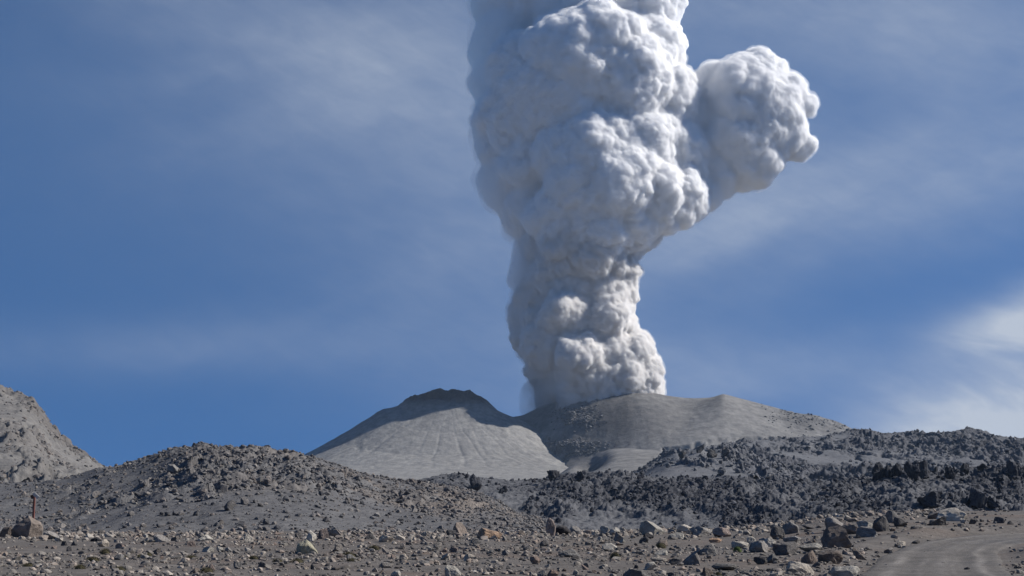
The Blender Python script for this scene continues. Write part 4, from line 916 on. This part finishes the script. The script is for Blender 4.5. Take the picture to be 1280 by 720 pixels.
def remesh(V, Fc, vox, smooth=0):
    me = make_mesh('tmp', V, Fc); o = bpy.data.objects.new('tmp', me); COL.objects.link(o)
    md = o.modifiers.new('r', 'REMESH'); md.mode = 'VOXEL'; md.voxel_size = vox; md.adaptivity = 0
    if smooth: s = o.modifiers.new('s', 'SMOOTH'); s.factor = 0.5; s.iterations = smooth
    dg = bpy.context.evaluated_depsgraph_get(); e = o.evaluated_get(dg); m2 = e.to_mesh(); m2.calc_loop_triangles()
    v = np.empty(len(m2.vertices) * 3, np.float32); m2.vertices.foreach_get('co', v); nrm = np.empty(len(m2.vertices) * 3, np.float32); m2.vertices.foreach_get('normal', nrm)
    f = np.empty(len(m2.loop_triangles) * 3, np.int32); m2.loop_triangles.foreach_get('vertices', f)
    e.to_mesh_clear(); bpy.data.objects.remove(o); bpy.data.meshes.remove(me)
    return v.reshape(-1, 3).astype(float), nrm.reshape(-1, 3).astype(float), f.reshape(-1, 3)
def billow(V, N, wl, amp, seed, soft=None, warp=0.25):
    q = V / wl; q = q + warp * np.stack([vnoise(q[:, 0], q[:, 1], q[:, 2], seed + k) for k in (1, 2, 3)], 1)
    f, rid = worley3(q, seed); d = (np.sqrt(np.clip(1 - f * f, 0, 1)) - 0.62) * (0.55 + 0.9 * rid)
    a = amp if soft is None else amp * soft
    return V + N * (a * d)[:, None]
def cauliflower(lst, v0, v1, softfun, k=1.0, grow=1.0):
    """billows on billows: each pass swells smaller lumps out of the last surface"""
    V, Fc = spheres(lst, grow); V, N, Fc = remesh(V, Fc, v0 * 1.2, 3)
    V = V + N * (20 * fbm(V[:, 0], V[:, 2], 170, 31, 3, z=V[:, 1] / 170))[:, None]
    V = billow(V, N, 74 * k, 42 * k, 3, softfun(V), 0.5); V, N, Fc = remesh(V, Fc, v0)
    V = billow(V, N, 36 * k, 25 * k, 17, softfun(V), 0.5); V, N, Fc = remesh(V, Fc, v0 * 0.7)
    V = billow(V, N, 19 * k, 15 * k, 29, softfun(V), 0.5); V, N, Fc = remesh(V, Fc, v1)
    V = billow(V, N, 10 * k, 8.5 * k, 41, softfun(V), 0.5)
    V = V + N * (3.2 * k * fbm(V[:, 0], V[:, 2], 9 * k, 51, 2, z=V[:, 1] / (9 * k)) * softfun(V))[:, None]
    return remesh(V, Fc, v1)
def soft_left(V):
    """billows are crisp on the right and towards the rims of the inner heads, blurred on the drifting left side"""
    u = 640 + V[:, 0] / V[:, 1] * F; s = 640 - (V[:, 2] - EYE) / V[:, 1] * F
    n = 0.5 + 0.5 * vnoise(V[:, 0] / 150, V[:, 1] / 150, V[:, 2] / 150, 6)
    lo = np.where(s > 330, 650, 660)
    return np.clip(sst(u, lo - 10, lo + 110) * 0.4 + 0.75 + 0.5 * (n - 0.5), 0.5, 1.2)
M_plume = mat_vol('steam_and_ash', 0.26, (0.994, 0.993, 0.991), 0.0)
M_plume_low = mat_vol('ash_rich_steam', 0.30, (0.945, 0.936, 0.925), 0.0)
M_veil = mat_vol('drifting_steam', 0.007, (0.93, 0.93, 0.93), 0.3, nscale=0.011)
M_fall = mat_vol('falling_ash', 0.013, (0.45, 0.43, 0.42), 0.2, nscale=0.010)
root = bpy.data.objects.new('ash_plume', None); COL.objects.link(root); root.location = (0, 0, 0)
base = wpt(742, 500); root.location = Vector(base.tolist())
root['label'] = 'towering grey white column of steam and ash rising from the volcano behind the dome'; root['category'] = 'ash plume'
M_fuzz = mat_vol('thin_steam_edge', 0.017, (0.99, 0.99, 0.988), 0.1)
def fuzz(name, V, N, Fc):
    """thin torn vapour just outside the dense billows"""
    q = V / 26.0; n = fbm(V[:, 0] + 0.6 * V[:, 1], V[:, 2] - 0.4 * V[:, 1], 26, 61, 4, 0.6); V2 = V + N * (2.0 + 13 * np.clip(n + 0.15, 0, 1))[:, None] + np.array([-1, 0, 0.6]) * (7 * np.clip(n, 0, 1))[:, None]
    V2, N2, F2 = remesh(V2, Fc, 4.2, 1); vpart(name, V2, F2, M_fuzz)
def vpart(name, V, Fc, mat):
    o = link(name, make_mesh(name, V - base, Fc, mat, smooth=True), parent=root); return o
V, N, Fc = cauliflower(LOW, 6.0, 2.9, lambda V: 1.15 * soft_left(V) + 0.15, 0.9); vpart('lower_column', V, Fc, M_plume_low); fuzz('lower_column_edge', V, N, Fc)
V, N, Fc = cauliflower(MID, 7.0, 3.1, soft_left); vpart('upper_column', V, Fc, M_plume); fuzz('upper_column_edge', V, N, Fc)
V, N, Fc = cauliflower(TOP, 8.0, 4.2, soft_left); vpart('top_billows', V, Fc, M_plume)
V, N, Fc = cauliflower(PUFF, 6.0, 3.0, lambda V: 0.85 * np.clip(0.45 + sst(640 + V[:, 0] / V[:, 1] * F, 880, 980), 0, 1), 0.9); vpart('side_puff', V, Fc, M_plume); fuzz('side_puff_edge', V, N, Fc)
for g, vx, dm, dn in ((1.06, 8, 'outer_drift', 0.012), (0.95, 8, 'inner_drift', 0.03)):
    V, Fc = spheres(SOFT, g); V, N, Fc = remesh(V, Fc, vx, 4); V = V + N * (24 * fbm(V[:, 0], V[:, 2], 170, 71, 3, z=V[:, 1] / 170))[:, None]
    V = billow(V, N, 80, 34, 5 + int(g * 50)); V, N, Fc = remesh(V, Fc, vx, 1); V = billow(V, N, 34, 17, 9); V, N, Fc = remesh(V, Fc, vx - 1.5, 1)
    vpart(dm, V, Fc, mat_vol(dm, dn, (0.995, 0.995, 0.994), 0.0, nscale=0.016 if g > 1 else None))
FALL = [(690,488,24,-6),(676,500,26,-16),(704,500,30,-20),(668,510,18,-30),(690,514,26,-40),(725,500,24,-26)]
V, Fc = spheres(FALL, 1.0); V, N, Fc = remesh(V, Fc, 8, 6); V = billow(V, N, 60, 20, 8); V, N, Fc = remesh(V, Fc, 8, 4); vpart('falling_ash', V, Fc, M_fall)

# ------------------------------------------------------------ thin air haze over the whole place
def build_haze():
    bm = bmesh.new(); bmesh.ops.create_cube(bm, size=1)
    z0, z1 = -70.0, 2350.0
    for v in bm.verts: v.co = (v.co.x * 15000, v.co.y * 15000, (z0 + z1) / 2 + v.co.z * (z1 - z0))
    me = bpy.data.meshes.new('haze'); bm.to_mesh(me); bm.free(); me.materials.append(mat_vol('thin_air', HAZE, (0.62, 0.80, 1.0), 0.0))
    link('haze', me, kind='stuff')
HAZE = 1.9e-5
build_haze()
